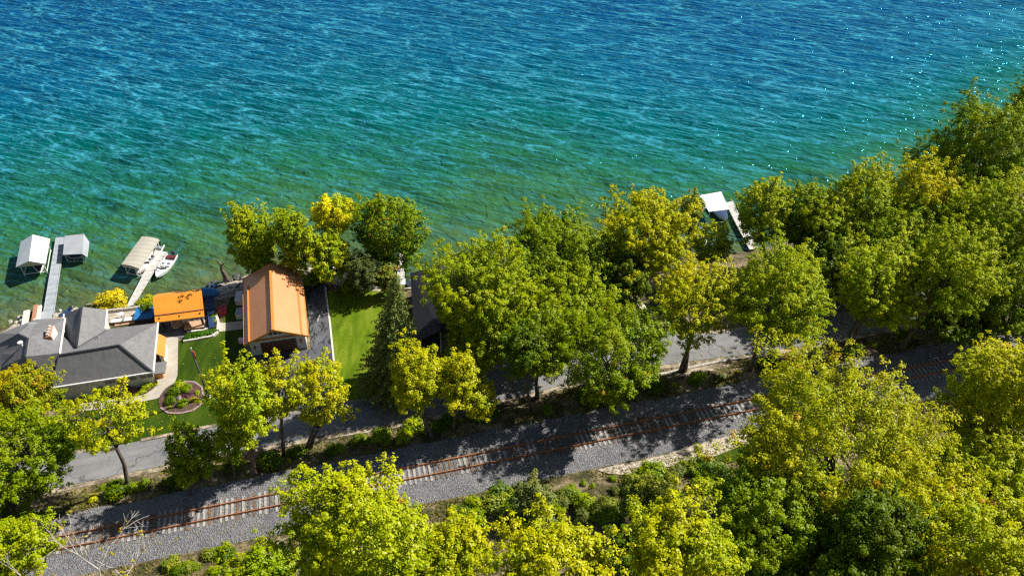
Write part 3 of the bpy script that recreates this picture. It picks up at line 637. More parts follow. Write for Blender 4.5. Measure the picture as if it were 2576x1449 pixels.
def canopy_frame(t, pts, z, m=WHITE, low=-1.0):
    f = MB()
    for p in pts: f.tube([(p[0], p[1], low), (p[0], p[1], z)], .06, 6)
    n = len(pts)
    for i in range(n):
        a, b = np.array([*pts[i][:2], z-.05]), np.array([*pts[(i+1) % n][:2], z-.05]); f.beam(a, b, .08)
        a = a*1; b = b*1; a[2] = b[2] = .45; f.beam(a, b, .09)
    return f.build('frame', m, t)
# gable canopy
z1, z2 = 2.2, 3.7
c = [P(39.5, 672, z1), P(114.4, 663.5, z1), P(125.6, 601, z1), P(52, 608, z1)]; r0, r1 = P(73, 656.6, z2), P(82.4, 590.5, z2)
t = thing('boat_lift', (*((c[0]+c[2])/2)[:2], 0), 'boat lift under a bright white gabled canopy left of the long grey dock', 'boat lift', 'boat lifts')
m = MB(); m.slab([c[0], r0, r1, c[3]], .05); m.slab([r0, c[1], c[2], r1], .05); m.build('canopy', ROOFWHITE, t)
m = MB()
for a, b, r in ((c[0], c[1], r0), (c[3], c[2], r1)): m.add([a+[0, 0, -.12], b+[0, 0, -.12], b, r, a], [(0, 1, 2, 3, 4), (4, 3, 2, 1, 0)])
for a, b in ((c[0], c[3]), (c[1], c[2])): m.add([a, b, b+[0, 0, -.12], a+[0, 0, -.12]], [(0, 1, 2, 3), (3, 2, 1, 0)])
m.build('valance', BEIGE, t); canopy_frame(t, shrink(c, .45), 2.2)
cA = sum(c)/4
# flat canopy with side curtain
z1 = 1.9
c = [P(158, 641, z1), P(207, 639, z1), P(211, 588.6, z1), P(163, 593.5, z1)]; s_ = [P(220, 647, z1-.9), P(225, 609, z1-.9)]
t = thing('boat_lift', (*((c[0]+c[2])/2)[:2], 0), 'boat lift with flat pale grey canopy at the end of the long grey dock', 'boat lift', 'boat lifts')
PALEGREY = M2('pale_grey_canvas', (.33, .35, .38), (.40, .42, .45), .9, .5, .05)
m = MB(); m.slab(c, .05); m.slab([c[1], s_[0], s_[1], c[2]], .04); m.build('canopy', PALEGREY, t); canopy_frame(t, shrink(c, .2), 1.9, STEEL)
cB = sum(c)/4
# beige vaulted canopy
z1 = 2.2
a0, a1, b1, b0 = P(305, 665, z1), P(349, 675, z1), P(400, 602, z1), P(357, 594.5, z1)
t = thing('boat_lift', (*((a0+b1)/2)[:2], 0), 'boat lift under a long vaulted beige canopy beside the narrow pale dock', 'boat lift', 'boat lifts')
m = MB(); k = 9; vs = []
for e0, e1 in ((a0, a1), (b0, b1)):
    for i in range(k): f = i/(k-1); vs.append(e0+(e1-e0)*f+[0, 0, .16*math.sin(PI*f)])
vs += [v-[0, 0, .05] for v in vs]
m.add(vs, [(i, i+1, k+i+1, k+i) for i in range(k-1)]+[(2*k+i+1, 2*k+i, 3*k+i, 3*k+i+1) for i in range(k-1)])
for e0, e1 in ((a0, b0), (a1, b1)): m.add([e0, e1, e1-[0, 0, .3], e0-[0, 0, .3]], [(0, 1, 2, 3), (3, 2, 1, 0)])
rib = ribbed('beige_canvas_ribbed', (.46, .43, .35), (.52, .49, .4), (b0-a0)/np.linalg.norm(b0-a0), .9, .6, 0, .4)
m.build('canopy', rib, t); canopy_frame(t, shrink([a0, a1, b1, b0], .25), 2.2, WHITE)
m = MB(); m.add([a0+[0, 0, -.4], a1+[0, 0, -.4], *[vs[i] for i in range(k-1, -1, -1)]], [tuple(range(k+2)), tuple(reversed(range(k+2)))]); m.build('end_panel', BEIGE, t)
# white flat canopy at right
z1 = 3.0
c = [P(1758.5, 492, z1), P(1814.6, 482, z1), P(1834, 527, z1), P(1783.5, 533, z1)]
t = thing('boat_lift', (*((c[0]+c[2])/2)[:2], 0), 'boat lift under a flat bright white canopy showing between the trees', 'boat lift', 'boat lifts')
ribw = ribbed('white_ribbed_sheet', (.78, .78, .79), (.84, .84, .85), (c[1]-c[0])/np.linalg.norm(c[1]-c[0]), 1.1, .45, 0, .3)
MB().slab(c, .06).build('canopy', ribw, t); canopy_frame(t, shrink(c, .25), 3.0, WHITE)
cD = sum(c)/4

def boat(label, bow, stern, beam, z, hull=WHITEGLOSS, inner=WHITEGLOSS, seat=MAROON, kind='motorboat', group='moored boats', shield=True, motor=True, cover=None, name='motorboat'):
    a = np.array([*P(*stern, z)[:2], z]); b = np.array([*P(*bow, z)[:2], z]); L = np.linalg.norm(b-a); d = (b-a)/L; n = np.array([-d[1], d[0], 0])
    t = thing(name, (*((a+b)/2)[:2], z-.3), label, 'boat', group)
    F = [0, .15, .35, .55, .72, .86, .95, 1.0]; W = [.86, .95, 1, .97, .8, .5, .24, .03]; H = [.42, .42, .42, .44, .5, .56, .6, .63]; K = [-.25, -.28, -.3, -.28, -.2, -.05, .15, .4]
    vs = []; R = 9
    for f, w_, h_, k_ in zip(F, W, H, K):
        c = a+d*L*f; hw = beam/2*w_; e = .13
        prof = [(-hw*.0, k_), (-hw*.8, k_+.22*(h_-k_)), (-hw, h_), (-max(hw-e, .01), h_+.02), (-max(hw-e-.03, .008), .05+.3*f*f)]
        prof = prof+[(-x, y) for x, y in reversed(prof[1:])]
        for x, y in prof: vs.append(c+n*x+[0, 0, y])
    m = MB(); R = len(prof); fs = []
    for i in range(len(F)-1):
        for j in range(R-1):
            if j == 4: continue
            fs.append((i*R+j, (i+1)*R+j, (i+1)*R+j+1, i*R+j+1))
        fs.append((i*R+R-1, (i+1)*R+R-1, (i+1)*R, i*R))
    fs.append((0, 1, 2, 3, 4)+tuple(range(5, R)))
    m.add(vs, fs); m.build('hull', hull, t)
    m = MB(); fl = []
    for i in range(len(F)): fl += [vs[i*R+4]+[0, 0, .0], vs[i*R+5]]
    m.add(fl, [(2*i, 2*i+1, 2*i+3, 2*i+2) for i in range(len(F)-1)]); m.build('cockpit_floor', inner, t)
    def pos(f, s_, h_): return a+d*L*f+n*s_*beam/2+np.array([0, 0, h_])
    rz = math.atan2(d[1], d[0])
    if cover:
        m = MB(); cv = []
        for i in range(len(F)): cv += [vs[i*R+2]+[0, 0, .02], a+d*L*F[i]+[0, 0, H[i]+.22*(1-F[i]*.8)], vs[i*R+R-2]+[0, 0, .02]]
        m.add(cv, [(3*i+j, 3*i+3+j, 3*i+4+j, 3*i+1+j) for i in range(len(F)-1) for j in (0, 1)]+[(0, 1, 2)]); m.build('cover', cover, t)
    else:
        for f, s_ in ((.45, .42), (.45, -.42)): MB().box(pos(f, s_, .3), (.5, .5, .22), rz).box(pos(f, s_, .5)-d*.24, (.12, .5, .4), rz).build('seat', inner if seat is MAROON else seat, t)
        MB().box(pos(.1, 0, .28), (.55, beam*.72, .3), rz).build('bench', seat, t)
        m = MB(); dk = []
        for i in (4, 5, 6, 7): dk += [vs[i*R+3]+[0, 0, .005], vs[i*R+R-3]+[0, 0, .005]]
        m.add(dk, [(2*i, 2*i+1, 2*i+3, 2*i+2) for i in range(3)]); m.build('foredeck', inner, t)
        if shield:
            m = MB(); m.beam(pos(.66, -.72, .75), pos(.72, 0, .8), .04, .34); m.beam(pos(.66, .72, .75), pos(.72, 0, .8), .04, .34); m.build('windscreen', GLASS, t)
    if motor: MB().box(pos(-.04, 0, .45), (.35, .4, .5), rz).box(pos(-.05, 0, 0), (.16, .16, .7), rz).build('outboard_motor', DARK, t)
    return t
boat('small white open motorboat with dark red seat tied right of the narrow dock', (396, 704), (436, 645), 2.0, .25, group='boats')
boat('dark hulled motorboat sitting under the white gabled canopy', (104, 693), (86, 610), 2.3, .5, hull=WHITEGLOSS, inner=DARK, seat=DARK, group='boats')
boat('dark covered boat below the flat grey canopy', (168, 648), (214, 640), 1.9, .4, hull=STEEL, inner=DARK, seat=DARK, group='boats', cover=NAVY)
boat('long white boat partly under the beige vaulted canopy', (345, 695), (400, 620), 2.5, .35, inner=WHITEGLOSS, seat=STEEL, group='boats')
boat('blue covered boat left of the white dock under the trees', (1762, 612), (1740, 555), 2.0, .3, hull=WHITEGLOSS, cover=BLUE, group='boats')
boat('dark boat hidden under the flat bright white canopy', (1828, 560), (1790, 512), 2.0, .3, cover=NAVY, group='boats')
def kayak(label, a, b, mat, z=.35):
    a = P(*a, z); b = P(*b, z); d = b-a; L = np.linalg.norm(d); d /= L; n = np.array([-d[1], d[0], 0]); m = MB(); vs = []; S = 9
    for i in range(S):
        f = i/(S-1); w_ = .36*math.sin(PI*min(max(f, .015), .985))**.7; c = a+d*L*f; lift = .16*(2*f-1)**4
        for x, y in ((0, -.12), (-w_*.8, -.03), (-w_, .08), (-w_*.5, .16), (0, .18), (w_*.5, .16), (w_, .08), (w_*.8, -.03)): vs.append(c+n*x+[0, 0, y*(1 if abs(2*f-1) < .9 else .5)+lift])
    m.add(vs, [(i*8+j, i*8+(j+1) % 8, (i+1)*8+(j+1) % 8, (i+1)*8+j) for i in range(S-1) for j in range(8)]+[tuple(range(8)), tuple((S-1)*8+k for k in reversed(range(8)))])
    o = m.build('hull', mat, t_ := thing('kayak', (*((a+b)/2)[:2], z), label, 'kayak', 'kayaks on the shore'))
    q = (a+b)/2; m = MB(); m.tube([q-d*.45+[0, 0, .19], q+d*.45+[0, 0, .19]], .0, 3) if False else m.box((q[0], q[1], z+.2), (.8, .36, .05), math.atan2(d[1], d[0])); m.build('cockpit_opening', DARK, t_)
kayak('bright blue kayak on the shore below the white flat canopy', (1786, 622), (1793, 600), BLUE, .5)
kayak('white kayak standing on the shore left of the bright blue kayak', (1764, 624), (1776, 604), WHITEGLOSS, .5)
kayak('white kayak beside the blue tarpaulin right of the orange pavilion', (512, 738), (530, 712), WHITEGLOSS, 1.5)
kayak('blue kayak leaning toward the water right of the orange pavilion', (520, 742), (545, 712), BLUE, 1.4)

# ------------------------------------------------------------------ small things around the houses
# flag pole
b = G(525, 1000); t = thing('flagpole', b, 'tall grey flagpole with a limp red and white flag on the lawn', 'flagpole')
top = b+[0, 0, 8.3]; MB().tube([b, b+[0, 0, 4], top], [.15, .12, .085], 10).build('pole', DSTEEL, t, True); MB().sphere(top+[0, 0, .1], .14).build('finial', STEEL, t)
MB().tube([b+[0, 0, -.02], b+[0, 0, .12]], .35, 12).build('base', CONCW, t)
m = MB(); m.tube([b+[.12, .05, 6.6], b+[.17, .0, 7.1], b+[.12, .06, 7.7], b+[.06, 0, 8.0]], [.03, .10, .12, .03], 7); m.build('flag', RED, t)
# shingle of pavilion furniture
def G3(u, v, dz=0): p = G(u, v); return p+[0, 0, dz]
def table(u, v, label, mat, r=.6):
    b = G3(u, v); t = thing('table', b, label, 'table'); m = MB(); m.tube([b+[0, 0, .72], b+[0, 0, .77]], r, 16); m.build('tabletop', mat, t)
    MB().tube([b, b+[0, 0, .72]], .06, 8).tube([b, b+[0, 0, .04]], .3, 12).build('pedestal', STEEL, t)
def chair(u, v, rz, label, mat, group='garden chairs'):
    b = G3(u, v); t = thing('garden_chair', b, label, 'chair', group); ca, sa = math.cos(rz), math.sin(rz)
    q = lambda x, y, z: (b[0]+x*ca-y*sa, b[1]+x*sa+y*ca, b[2]+z)
    MB().box(q(0, 0, .42), (.6, .6, .12), rz).build('seat', mat, t); MB().box(q(-.3, 0, .72), (.1, .6, .6), rz).build('backrest', mat, t)
    for x in (-.25, .25):
        for y in (-.25, .25): MB().tube([q(x, y, 0), q(x, y, .37)], .03, 5).build('leg', DARK, t)
table(450, 826, 'round tan table on the dark terrace in front of the pavilion', TAN, .75)
chair(441, 819, .5, 'pale garden chair behind the round tan table', CONCW); chair(462, 822, 2.8, 'tan garden chair right of the round tan table', TAN)
chair(412, 826, 2, 'dark garden chair near the corner of the grey house roof', DARK)
b = G3(492, 824); t = thing('daybed', b, 'long tan cushioned daybed on the terrace right of the pavilion posts', 'daybed'); a = .17
MB().box(b+[0, 0, .22], (2.6, 1.5, .4), a).build('frame', DARK, t); MB().box(b+[0, 0, .5], (2.5, 1.4, .2), a).build('mattress', TAN, t)
MB().box(b+[-1.1, .5, .72], (.5, .45, .25), .4).build('pillow', CONCW, t)
def lounger(u, v, rz, label, mat):
    b = G3(u, v, .1); t = thing('sun_lounger', b, label, 'sun lounger', 'sun loungers behind the grey house'); ca, sa = math.cos(rz), math.sin(rz)
    q = lambda x, y, z: np.array((b[0]+x*ca-y*sa, b[1]+x*sa+y*ca, b[2]+z))
    m = MB(); m.slab([q(-.9, -.33, .38), q(.4, -.33, .38), q(.4, .33, .38), q(-.9, .33, .38)], .1); m.slab([q(.4, -.33, .38), q(1.0, -.33, .75), q(1.0, .33, .75), q(.4, .33, .38)], .1); m.build('mattress', mat, t)
    for x in (-.8, .7):
        for y in (-.28, .28): MB().box(q(x, y, .14), (.07, .07, .3), rz).build('leg', WOODGREY, t)
lounger(300, 812, .15, 'white sun lounger nearest the gable wing of the grey house', WHITE); lounger(330, 808, .2, 'white sun lounger second from the gable wing, beside the tan rug', WHITE)
lounger(168, 792, .9, 'navy cushioned sun lounger between the long dock and the grey gable wing', NAVY)
struct(drape('rug', [(285, 808), (352, 797), (357, 812), (290, 822)], TAN, .13, .6), 'tan wooden deck boards behind the grey house')
b = G3(368, 800); t = thing('hot_tub', b, 'square hot tub under a dark blue cover left of the orange pavilion', 'hot tub')
MB().box(b+[0, 0, .4], (2.3, 2.2, .8), .17).build('tub', DARK, t); MB().box(b+[0, 0, .87], (2.4, 2.3, .12), .17).box(b+[0, 0, .94], (.05, 2.2, .05), .17).build('cover', BLUE, t)
table(308, 800, 'small white round table between the loungers behind the grey house', WHITE, .4)
# low stone walls and planters
def wall(label, line, mat, h=.5, w_=.3, name='stone_wall', cat='low wall', group=None, tex=True):
    pts = [G3(u, v) for u, v in line]; t = thing(name, pts[0], label, cat, group); m = MB(); rg = random.Random(len(label))
    for a, b_ in zip(pts[:-1], pts[1:]):
        L = np.linalg.norm(b_-a); n = max(1, int(L/.8))
        for k in range(n):
            p, q = a+(b_-a)*k/n, a+(b_-a)*((k+.97)/n); hh = h+rg.uniform(-.03, .03)
            m.beam(p+[0, 0, hh/2-.1], q+[0, 0, hh/2-.1], w_, hh+.2)
    m.build('stones', mat, t); return t
wall('white stone edging in front of the clipped hedge', [(463, 861), (500, 855), (536, 848), (550, 838)], CONCW, .35)
wall('white stone planter edge right of the pavilion', [(550, 836), (551, 815), (546, 797), (536, 792)], CONCW, .5)
wall('pale stone retaining wall along the pebbly shore behind the grey house', [(208, 782), (262, 789), (330, 782), (392, 772)], STONE, .6)
wall('low stone wall along the beach in the shade of the garage', [(535, 752), (566, 742), (610, 730)], STONE, .5)
wall('dark stone kerb curving along the road edge under the maples', [(1640, 948), (1700, 935), (1790, 915), (1860, 902)], STONE, .25, .35)
wall('pale kerb stones along the lawn beside the road', [(355, 1109), (424, 1095), (470, 1086), (545, 1070)], EDGE, .18, .4)
wall('white stone kerb around the planter under the terrace', [(472, 838), (505, 834), (534, 828)], CONCW, .3)
wall('curved purple-grey edging stones around the island flower bed', [(463, 961), (490, 962), (508, 975), (513, 998), (505, 1020), (485, 1034), (455, 1041), (424, 1040), (404, 1026)], M2('edging_stone', (.3, .2, .2), (.45, .33, .32), 4, .9, .3), .16, .22, group=None)
# timber stairs / crib at the left shore
for lab, q, mt in (('long rusty orange timber plank rising from the pebbles left of the long dock', ((84, 815), (91, 768)), BRICK), ('pale plank with dark gaps left of the rusty orange plank', ((62, 818), (68, 782)), CONCW),
                   ('pale board between the rusty orange plank and the long dock', ((92, 812), (98, 770)), CONCW)):
    a, b_ = P(*q[0], 1.0), P(*q[1], .8); t = thing('timber_plank', (a+b_)/2, lab, 'plank'); m = MB(); m.beam(a, b_, .75 if mt is not BRICK else .55, .25); m.build('board', mt, t)
    m = MB(); m.tube([(*a[:2], -.6), a], .09, 6); m.tube([(*b_[:2], -.6), b_], .09, 6); m.build('support', WOODGREY, t)
# bins etc. by the garage
def crate(u, v, size, rz, label, mat, name, cat, lidm=None):
    b = G3(u, v); t = thing(name, b, label, cat); MB().box(b+[0, 0, size[2]/2], size, rz).build('body', mat, t)
    MB().box(b+[0, 0, size[2]+.03], (size[0]+.08, size[1]+.08, .07), rz).build('lid', lidm or mat, t); return t
crate(605, 757, (.9, 1.9, .9), .12, 'large white storage box against the lake end of the garage wall', WHITE, 'storage_box', 'storage box')
crate(605, 796, (.8, 1.3, .9), .12, 'pale air conditioning unit beside the left wall of the garage', CREAM, 'air_conditioner', 'air conditioner', STEEL)
crate(561, 785, (1.0, 1.4, .45), .3, 'low red cushioned box on the shaded lawn edge', RED, 'cushion_box', 'storage box')
crate(608, 862, (.5, .5, .6), .1, 'small white utility box at the shaded garage corner', WHITE, 'utility_box', 'utility box')
# blue tarpaulin heap
b = G3(525, 745); t = thing('covered_jet_ski', b, 'watercraft under a bright blue tarpaulin right of the pavilion', 'watercraft')
MB().sphere(b+[0, 0, .55], (1.7, .8, .75), 14, 8).build('tarpaulin', BLUE, t, True); MB().box(b+[0, 0, .1], (2.6, .9, .2), .9).build('cradle', DARK, t)
b = G3(545, 772); t = thing('pavilion_awning', b, 'dark blue sailcloth awning strip right of the pavilion', 'awning'); m = MB()
m.slab([P(516, 738, 2.4), P(536, 735, 2.4), P(542, 822, 2.2), P(526, 826, 2.2)], .05); m.build('cloth', NAVY, t)
m = MB()
for p in (P(516, 738, 2.4), P(536, 735, 2.4), P(542, 822, 2.2), P(526, 826, 2.2)): m.tube([(p[0], p[1], 1.5), p], .05, 6)
m.build('poles', DARK, t)
# white pickup/van nose next to the dark house : small parked car
def car(u, v, rz, label, body, L=4.3, W=1.8, group=None):
    b = G3(u, v); t = thing('parked_car', b, label, 'car', group); ca, sa = math.cos(rz), math.sin(rz)
    q = lambda x, y, z: (b[0]+x*ca-y*sa, b[1]+x*sa+y*ca, b[2]+z)
    def loft(secs):
        m = MB(); vs = []
        for x, w_, z0, z1 in secs: vs += [q(x, -w_, z0), q(x, w_, z0), q(x, w_*.96, z1), q(x, -w_*.96, z1)]
        n = len(secs); fs = [(i*4+j, i*4+(j+1) % 4, (i+1)*4+(j+1) % 4, (i+1)*4+j) for i in range(n-1) for j in range(4)]
        return m.add(vs, fs+[(3, 2, 1, 0), (4*n-4, 4*n-3, 4*n-2, 4*n-1)])
    h_ = W/2
    loft([(-L/2, h_*.82, .4, .75), (-L/2+.15, h_*.95, .3, .92), (-L*.2, h_, .28, .95), (L*.2, h_, .28, .92), (L/2-.35, h_*.95, .3, .78), (L/2, h_*.8, .38, .62)]).build('body', body, t)
    loft([(-L*.42, h_*.75, .93, .95), (-L*.3, h_*.78, .93, 1.38), (L*.05, h_*.78, .93, 1.42), (L*.22, h_*.78, .9, .93)]).build('window_band', GLASS, t)
    loft([(-L*.3, h_*.74, 1.36, 1.44), (L*.04, h_*.74, 1.38, 1.46)]).build('roof', body, t)
    for x in (-L*.31, L*.31):
        for y in (-h_+.1, h_-.1): w_ = MB().tube([q(x, y-.11, .33), q(x, y+.11, .33)], .33, 14).build('wheel', DARK, t); MB().tube([q(x, y-.12, .33), q(x, y+.12, .33)], .17, 10).build('rim', STEEL, w_)
    for y in (-.6, .6): MB().box(q(L/2-.04, y, .58), (.1, .3, .14), rz).build('headlight', WHITEGLOSS, t)
car(1019, 728, .1, 'small white car parked between the short bleached dock and the dark house', WHITEGLOSS)
# snag and driftwood
b = G3(572, 708); t = tag(MB().tube([b, b+[-.1, .1, 1.2], b+[-.35, .1, 2.2], b+[-.2, 0, 3.0], b+[-.65, .1, 3.9]], [.5, .38, .22, .16, .1], 7).tube([b+[-.2, 0, 3.0], b+[.3, 0, 3.3]], [.14, .06], 6).build('dead_tree_stump', BARK, loc=b), 'tall dark dead snag standing at the water edge left of the garage', 'tree stump')
b = G3(238, 764, .15); tag(MB().tube([P(218, 767, .15), P(240, 764, .2), P(255, 760, .15)], [.12, .16, .07], 6).tube([P(240, 764, .2), P(248, 768, .3)], [.08, .03], 5).build('driftwood', PALEBARK, loc=b), 'bleached driftwood log in the shallows behind the grey gable wing', 'driftwood')
a = G3(798, 811, .15); tag(MB().tube([a, G3(804, 799, .3), G3(810, 787, .12)], [.1, .09, .05], 6).tube([G3(804, 799, .3), G3(809, 800, .2)], [.05, .02], 5).build('fallen_branch', PALEBARK, loc=a), 'pale bare fallen branch lying on the dark driveway', 'branch')
for lab, pts in (('bleached log among the brush below the ballast, the longer one', ((1530, 1352), (1600, 1385))), ('short weathered log above the longer bleached log', ((1560, 1335), (1612, 1350)))):
    a, b_ = G3(*pts[0], .25), G3(*pts[1], .25); tag(MB().tube([a, (a+b_)/2+[0, 0, .05], b_], [.2, .17, .12], 7).build('fallen_log', WOODGREY, loc=a), lab, 'log')
a = G3(1012, 1000, .2); t = thing('mailbox', a, 'small orange and blue newspaper box at the road edge beside the spruce', 'mailbox')
MB().tube([a, a+[0, 0, 1.0]], .06, 6).build('post', WOODGREY, t); MB().box(a+[0, 0, 1.15], (.7, .3, .3), .2).build('box', TAN, t); MB().box(a+[.55, .1, 1.1], (.5, .28, .25), .2).build('paper_tube', BLUE, t)
b = G3(640, 1132); 
# rocks along the shore
rgn = random.Random(12); RK = []
for i in range(4):
    m = MB(); m.sphere((0, 0, .12), (.42, .34, .26), 7, 5); m.v = [(x*(1+rgn.uniform(-.2, .2)), y*(1+rgn.uniform(-.2, .2)), z*(1+rgn.uniform(-.2, .2))) for x, y, z in m.v]; RK.append(m)
proto = []; usedb = set(); BM = ([(90, 'left of the timber planks'), (140, 'by the shore end of the long dock'), (300, 'behind the grey gable wing')], [(560, 'by the blue tarpaulin'), (600, 'beside the dead snag'), (700, 'at the lake end of the garage')], [(900, 'below the spreading shore tree'), (960, 'by the rusty tinted shrub tree'), (1100, 'next to the short bleached dock')])
n_ = 0
for _ in range(400):
    zone = rgn.randrange(3); u = rgn.uniform(*((20, 215), (520, 640), (820, 1030))[zone]); mk = next(m for x, m in BM[zone] if u < x); dv = rgn.uniform(-14, 16); k = rgn.uniform(.5, 1.5)
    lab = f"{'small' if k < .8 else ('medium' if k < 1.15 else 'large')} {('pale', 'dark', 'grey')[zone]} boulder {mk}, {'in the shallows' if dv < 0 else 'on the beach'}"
    if lab in usedb: continue
    usedb.add(lab); c = P(u, np.interp(u, [p[0] for p in SHORE_PX], [p[1] for p in SHORE_PX])+dv, 0); z = gz(c[0], c[1]); i = n_; n_ += 1
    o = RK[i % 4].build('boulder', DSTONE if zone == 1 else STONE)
    o.location = (c[0], c[1], max(z, -.2)-.02); o.scale = (k, k*rgn.uniform(.8, 1.2), k); o.rotation_euler = (0, 0, rgn.uniform(0, 6))
    tag(o, lab, 'boulder', ('boulders behind the grey house', 'boulders left of the garage', 'boulders by the short dock')[zone])
#@@TREES
# ------------------------------------------------------------------ trees
def leaf_cloud(name, centres, radii, cvar, rng, parent, mat, color, per, size, up=.62, orange=0.0, flat=.85, elong=.7):
    n = len(centres); OUT = centres-centres.mean(0); OUT = OUT/(np.linalg.norm(OUT, axis=1)[:, None]+1e-6); idx = np.repeat(np.arange(n), per); m = len(idx)
    d = rng.normal(size=(m, 3)); d /= np.linalg.norm(d, axis=1)[:, None]; d[:, 2] = np.where(rng.random(m) < .35, np.abs(d[:, 2]), d[:, 2])
    r = radii[idx]*(.15+1.05*rng.random(m)**.75); c = centres[idx]+d*r[:, None]*[1, 1, flat]
    nn = d*.62+OUT[idx]*.3+np.array([0, 0, up])+rng.normal(size=(m, 3))*.27; nn /= np.linalg.norm(nn, axis=1)[:, None]
    a = np.cross(nn, rng.normal(size=(m, 3))); a /= np.linalg.norm(a, axis=1)[:, None]; b = np.cross(nn, a)
    s = size*(.7+.6*rng.random(m)); a = a*s[:, None]; b = b*(s*elong)[:, None]
    v = np.stack([c-a, c-b, c+a, c+b], 1).reshape(-1, 3)-ORG[parent.name]; f = np.arange(m*4).reshape(-1, 4)
    me = bpy.data.meshes.new(name); mesh_np(me, v, f); me.materials.append(mat)
    at = me.attributes.new('var', 'FLOAT_COLOR', 'FACE')
    k = np.zeros((m, 4), np.float32); k[:, 0] = np.clip(cvar[idx]+rng.normal(size=m)*.12, 0, 1); k[:, 1] = rng.random(m); k[:, 3] = 1
    og = (rng.random(n) < orange); k[:, 2] = og[idx]*(.35+.5*rng.random(m)); at.data.foreach_set('color', k.ravel())
    o = bpy.data.objects.new(name, me); col.objects.link(o); o.parent = parent; ORG[o.name] = ORG[parent.name]; o.color = (*color, 1); return o
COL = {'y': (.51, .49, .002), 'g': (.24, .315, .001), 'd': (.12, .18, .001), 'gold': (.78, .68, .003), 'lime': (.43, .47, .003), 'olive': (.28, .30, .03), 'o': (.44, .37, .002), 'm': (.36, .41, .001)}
TREES = []
def decid(label, box, base=None, c='g', group='trees', dens=1.0, seed=None, orange=.0, clear=None, trunks=1, name='broadleaf_tree', bark=BARK, spread=1.0, leafy=1.0, pale=0.0):
    u0, v0, u1, v1 = box; e_ = (.05 if group == SH else .02) if (u1 < 1070 or v0 > 1200) else .05; u0, u1, v1 = u0-(u1-u0)*e_, u1+(u1-u0)*e_, v1+(v1-v0)*e_*(2.2 if group != BK else .4); uc, vc = (u0+u1)/2, (v0+v1)/2; seed = seed or int(u0*7+v0*13) % 9973; rng = np.random.default_rng(seed)
    if base is not None:
        B = G(*base); r = ray(uc, vc); r = r/np.linalg.norm(r)
        # point on the centre ray nearest to the vertical through B
        rh = r[:2]; t = (B[:2]@rh)/(rh@rh); C = _O+r*t
        if C[2] < B[2]+2.0: C = P(uc, vc, B[2]+2.0)
    else:
        zc = 8.0
        for _ in range(8):
            C = P(uc, vc, zc); D = dist(C); R = (u1-u0)/2*D/FPX; s = (v1-v0)/2*D/FPX
            rz2 = (s*s-(R*math.sin(DEP))**2)/math.cos(DEP)**2; rz = math.sqrt(max(rz2, (.62*R)**2)); rz = min(rz, 2.0*R)
            zc = gz(C[0], C[1])+rz*1.12+(clear if clear is not None else 2.2)
        B = np.array([C[0], C[1], gz(C[0], C[1])])
    D = dist(C); R = (u1-u0)/2*D/FPX; s = (v1-v0)/2*D/FPX
    rz2 = (s*s-(R*math.sin(DEP))**2)/math.cos(DEP)**2; rz = math.sqrt(max(rz2, (.6*R)**2)); rz = min(rz, 2.3*R)
    if rz2 < (.6*R)**2: pass
    rz = min(rz, max(C[2]-B[2]-.1, .5*R)); R *= spread
    t = thing(name, B, label, 'tree', group)
    # lobes
    BIG = R > 6.0; nl = rng.integers(24, 30) if BIG else (rng.integers(13, 19) if R > 4.5 else rng.integers(9, 13)); ld = rng.normal(size=(nl, 3)); ld[:, 2] = ld[:, 2]*.8+.25; ld /= np.linalg.norm(ld, axis=1)[:, None]; la = rng.uniform(.55, 1.0, nl)
    area = 4*PI*(R*R+2*R*rz)/3; px = FPX/D/2.5156          # rendered pixels per metre
    sp_ = max(.85, min(1.35, R*.145)); K = int(dens*area/(sp_*sp_)*(.64 if group == BK else .8)); K = max(60, min(K, 900))
    dd = rng.normal(size=(K*2, 3)); dd /= np.linalg.norm(dd, axis=1)[:, None]; dd = dd[(dd[:, 2] > -.8)][:K]; K = len(dd)
    ang = np.arccos(np.clip(dd@ld.T, -1, 1)); lob = (la*np.exp(-(ang/(.23 if BIG else .33))**2)).max(1)
    mm = (.62+.50*lob)*(.88+.22*rng.random(K)); mm = mm/np.percentile(mm, 92)*1.05
    core = C-np.array([0, 0, rz*.45]); tip = C+dd*mm[:, None]*np.array([R, R, rz])
    fr = np.array([.48, .66, .82, .93, 1.02]); rad = np.array([.62, .62, .60, .52, .42])*sp_*.8
    cen = (core[None, None]+(tip-core)[:, None]*fr[None, :, None]).reshape(-1, 3); rr = np.tile(rad, K)*(.8+.4*rng.random(K*5))
    keep = rng.random(K*5) < np.tile([.2, .6, 1, 1, .8], K); cen = cen+rng.normal(size=cen.shape)*.22*sp_
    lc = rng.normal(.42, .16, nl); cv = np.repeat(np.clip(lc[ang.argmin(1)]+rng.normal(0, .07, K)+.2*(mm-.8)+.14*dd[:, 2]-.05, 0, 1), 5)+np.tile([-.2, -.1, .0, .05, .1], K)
    cen, rr, cv = cen[keep], rr[keep], np.clip(cv[keep], 0, 1)
    size = max(.105, min(.165, .85/px)); per = int(leafy*np.clip(.62*(sp_*.55)**2/(size*size)*2.5, 9, 44))
    leaf_cloud('crown', cen, rr, cv, rng, t, LEAF, COL[c] if isinstance(c, str) else c, per, size, orange=orange)
    # trunk, limbs, twigs
    m = MB(); r0 = max(.12, min(.27, .028*(rz+R)))
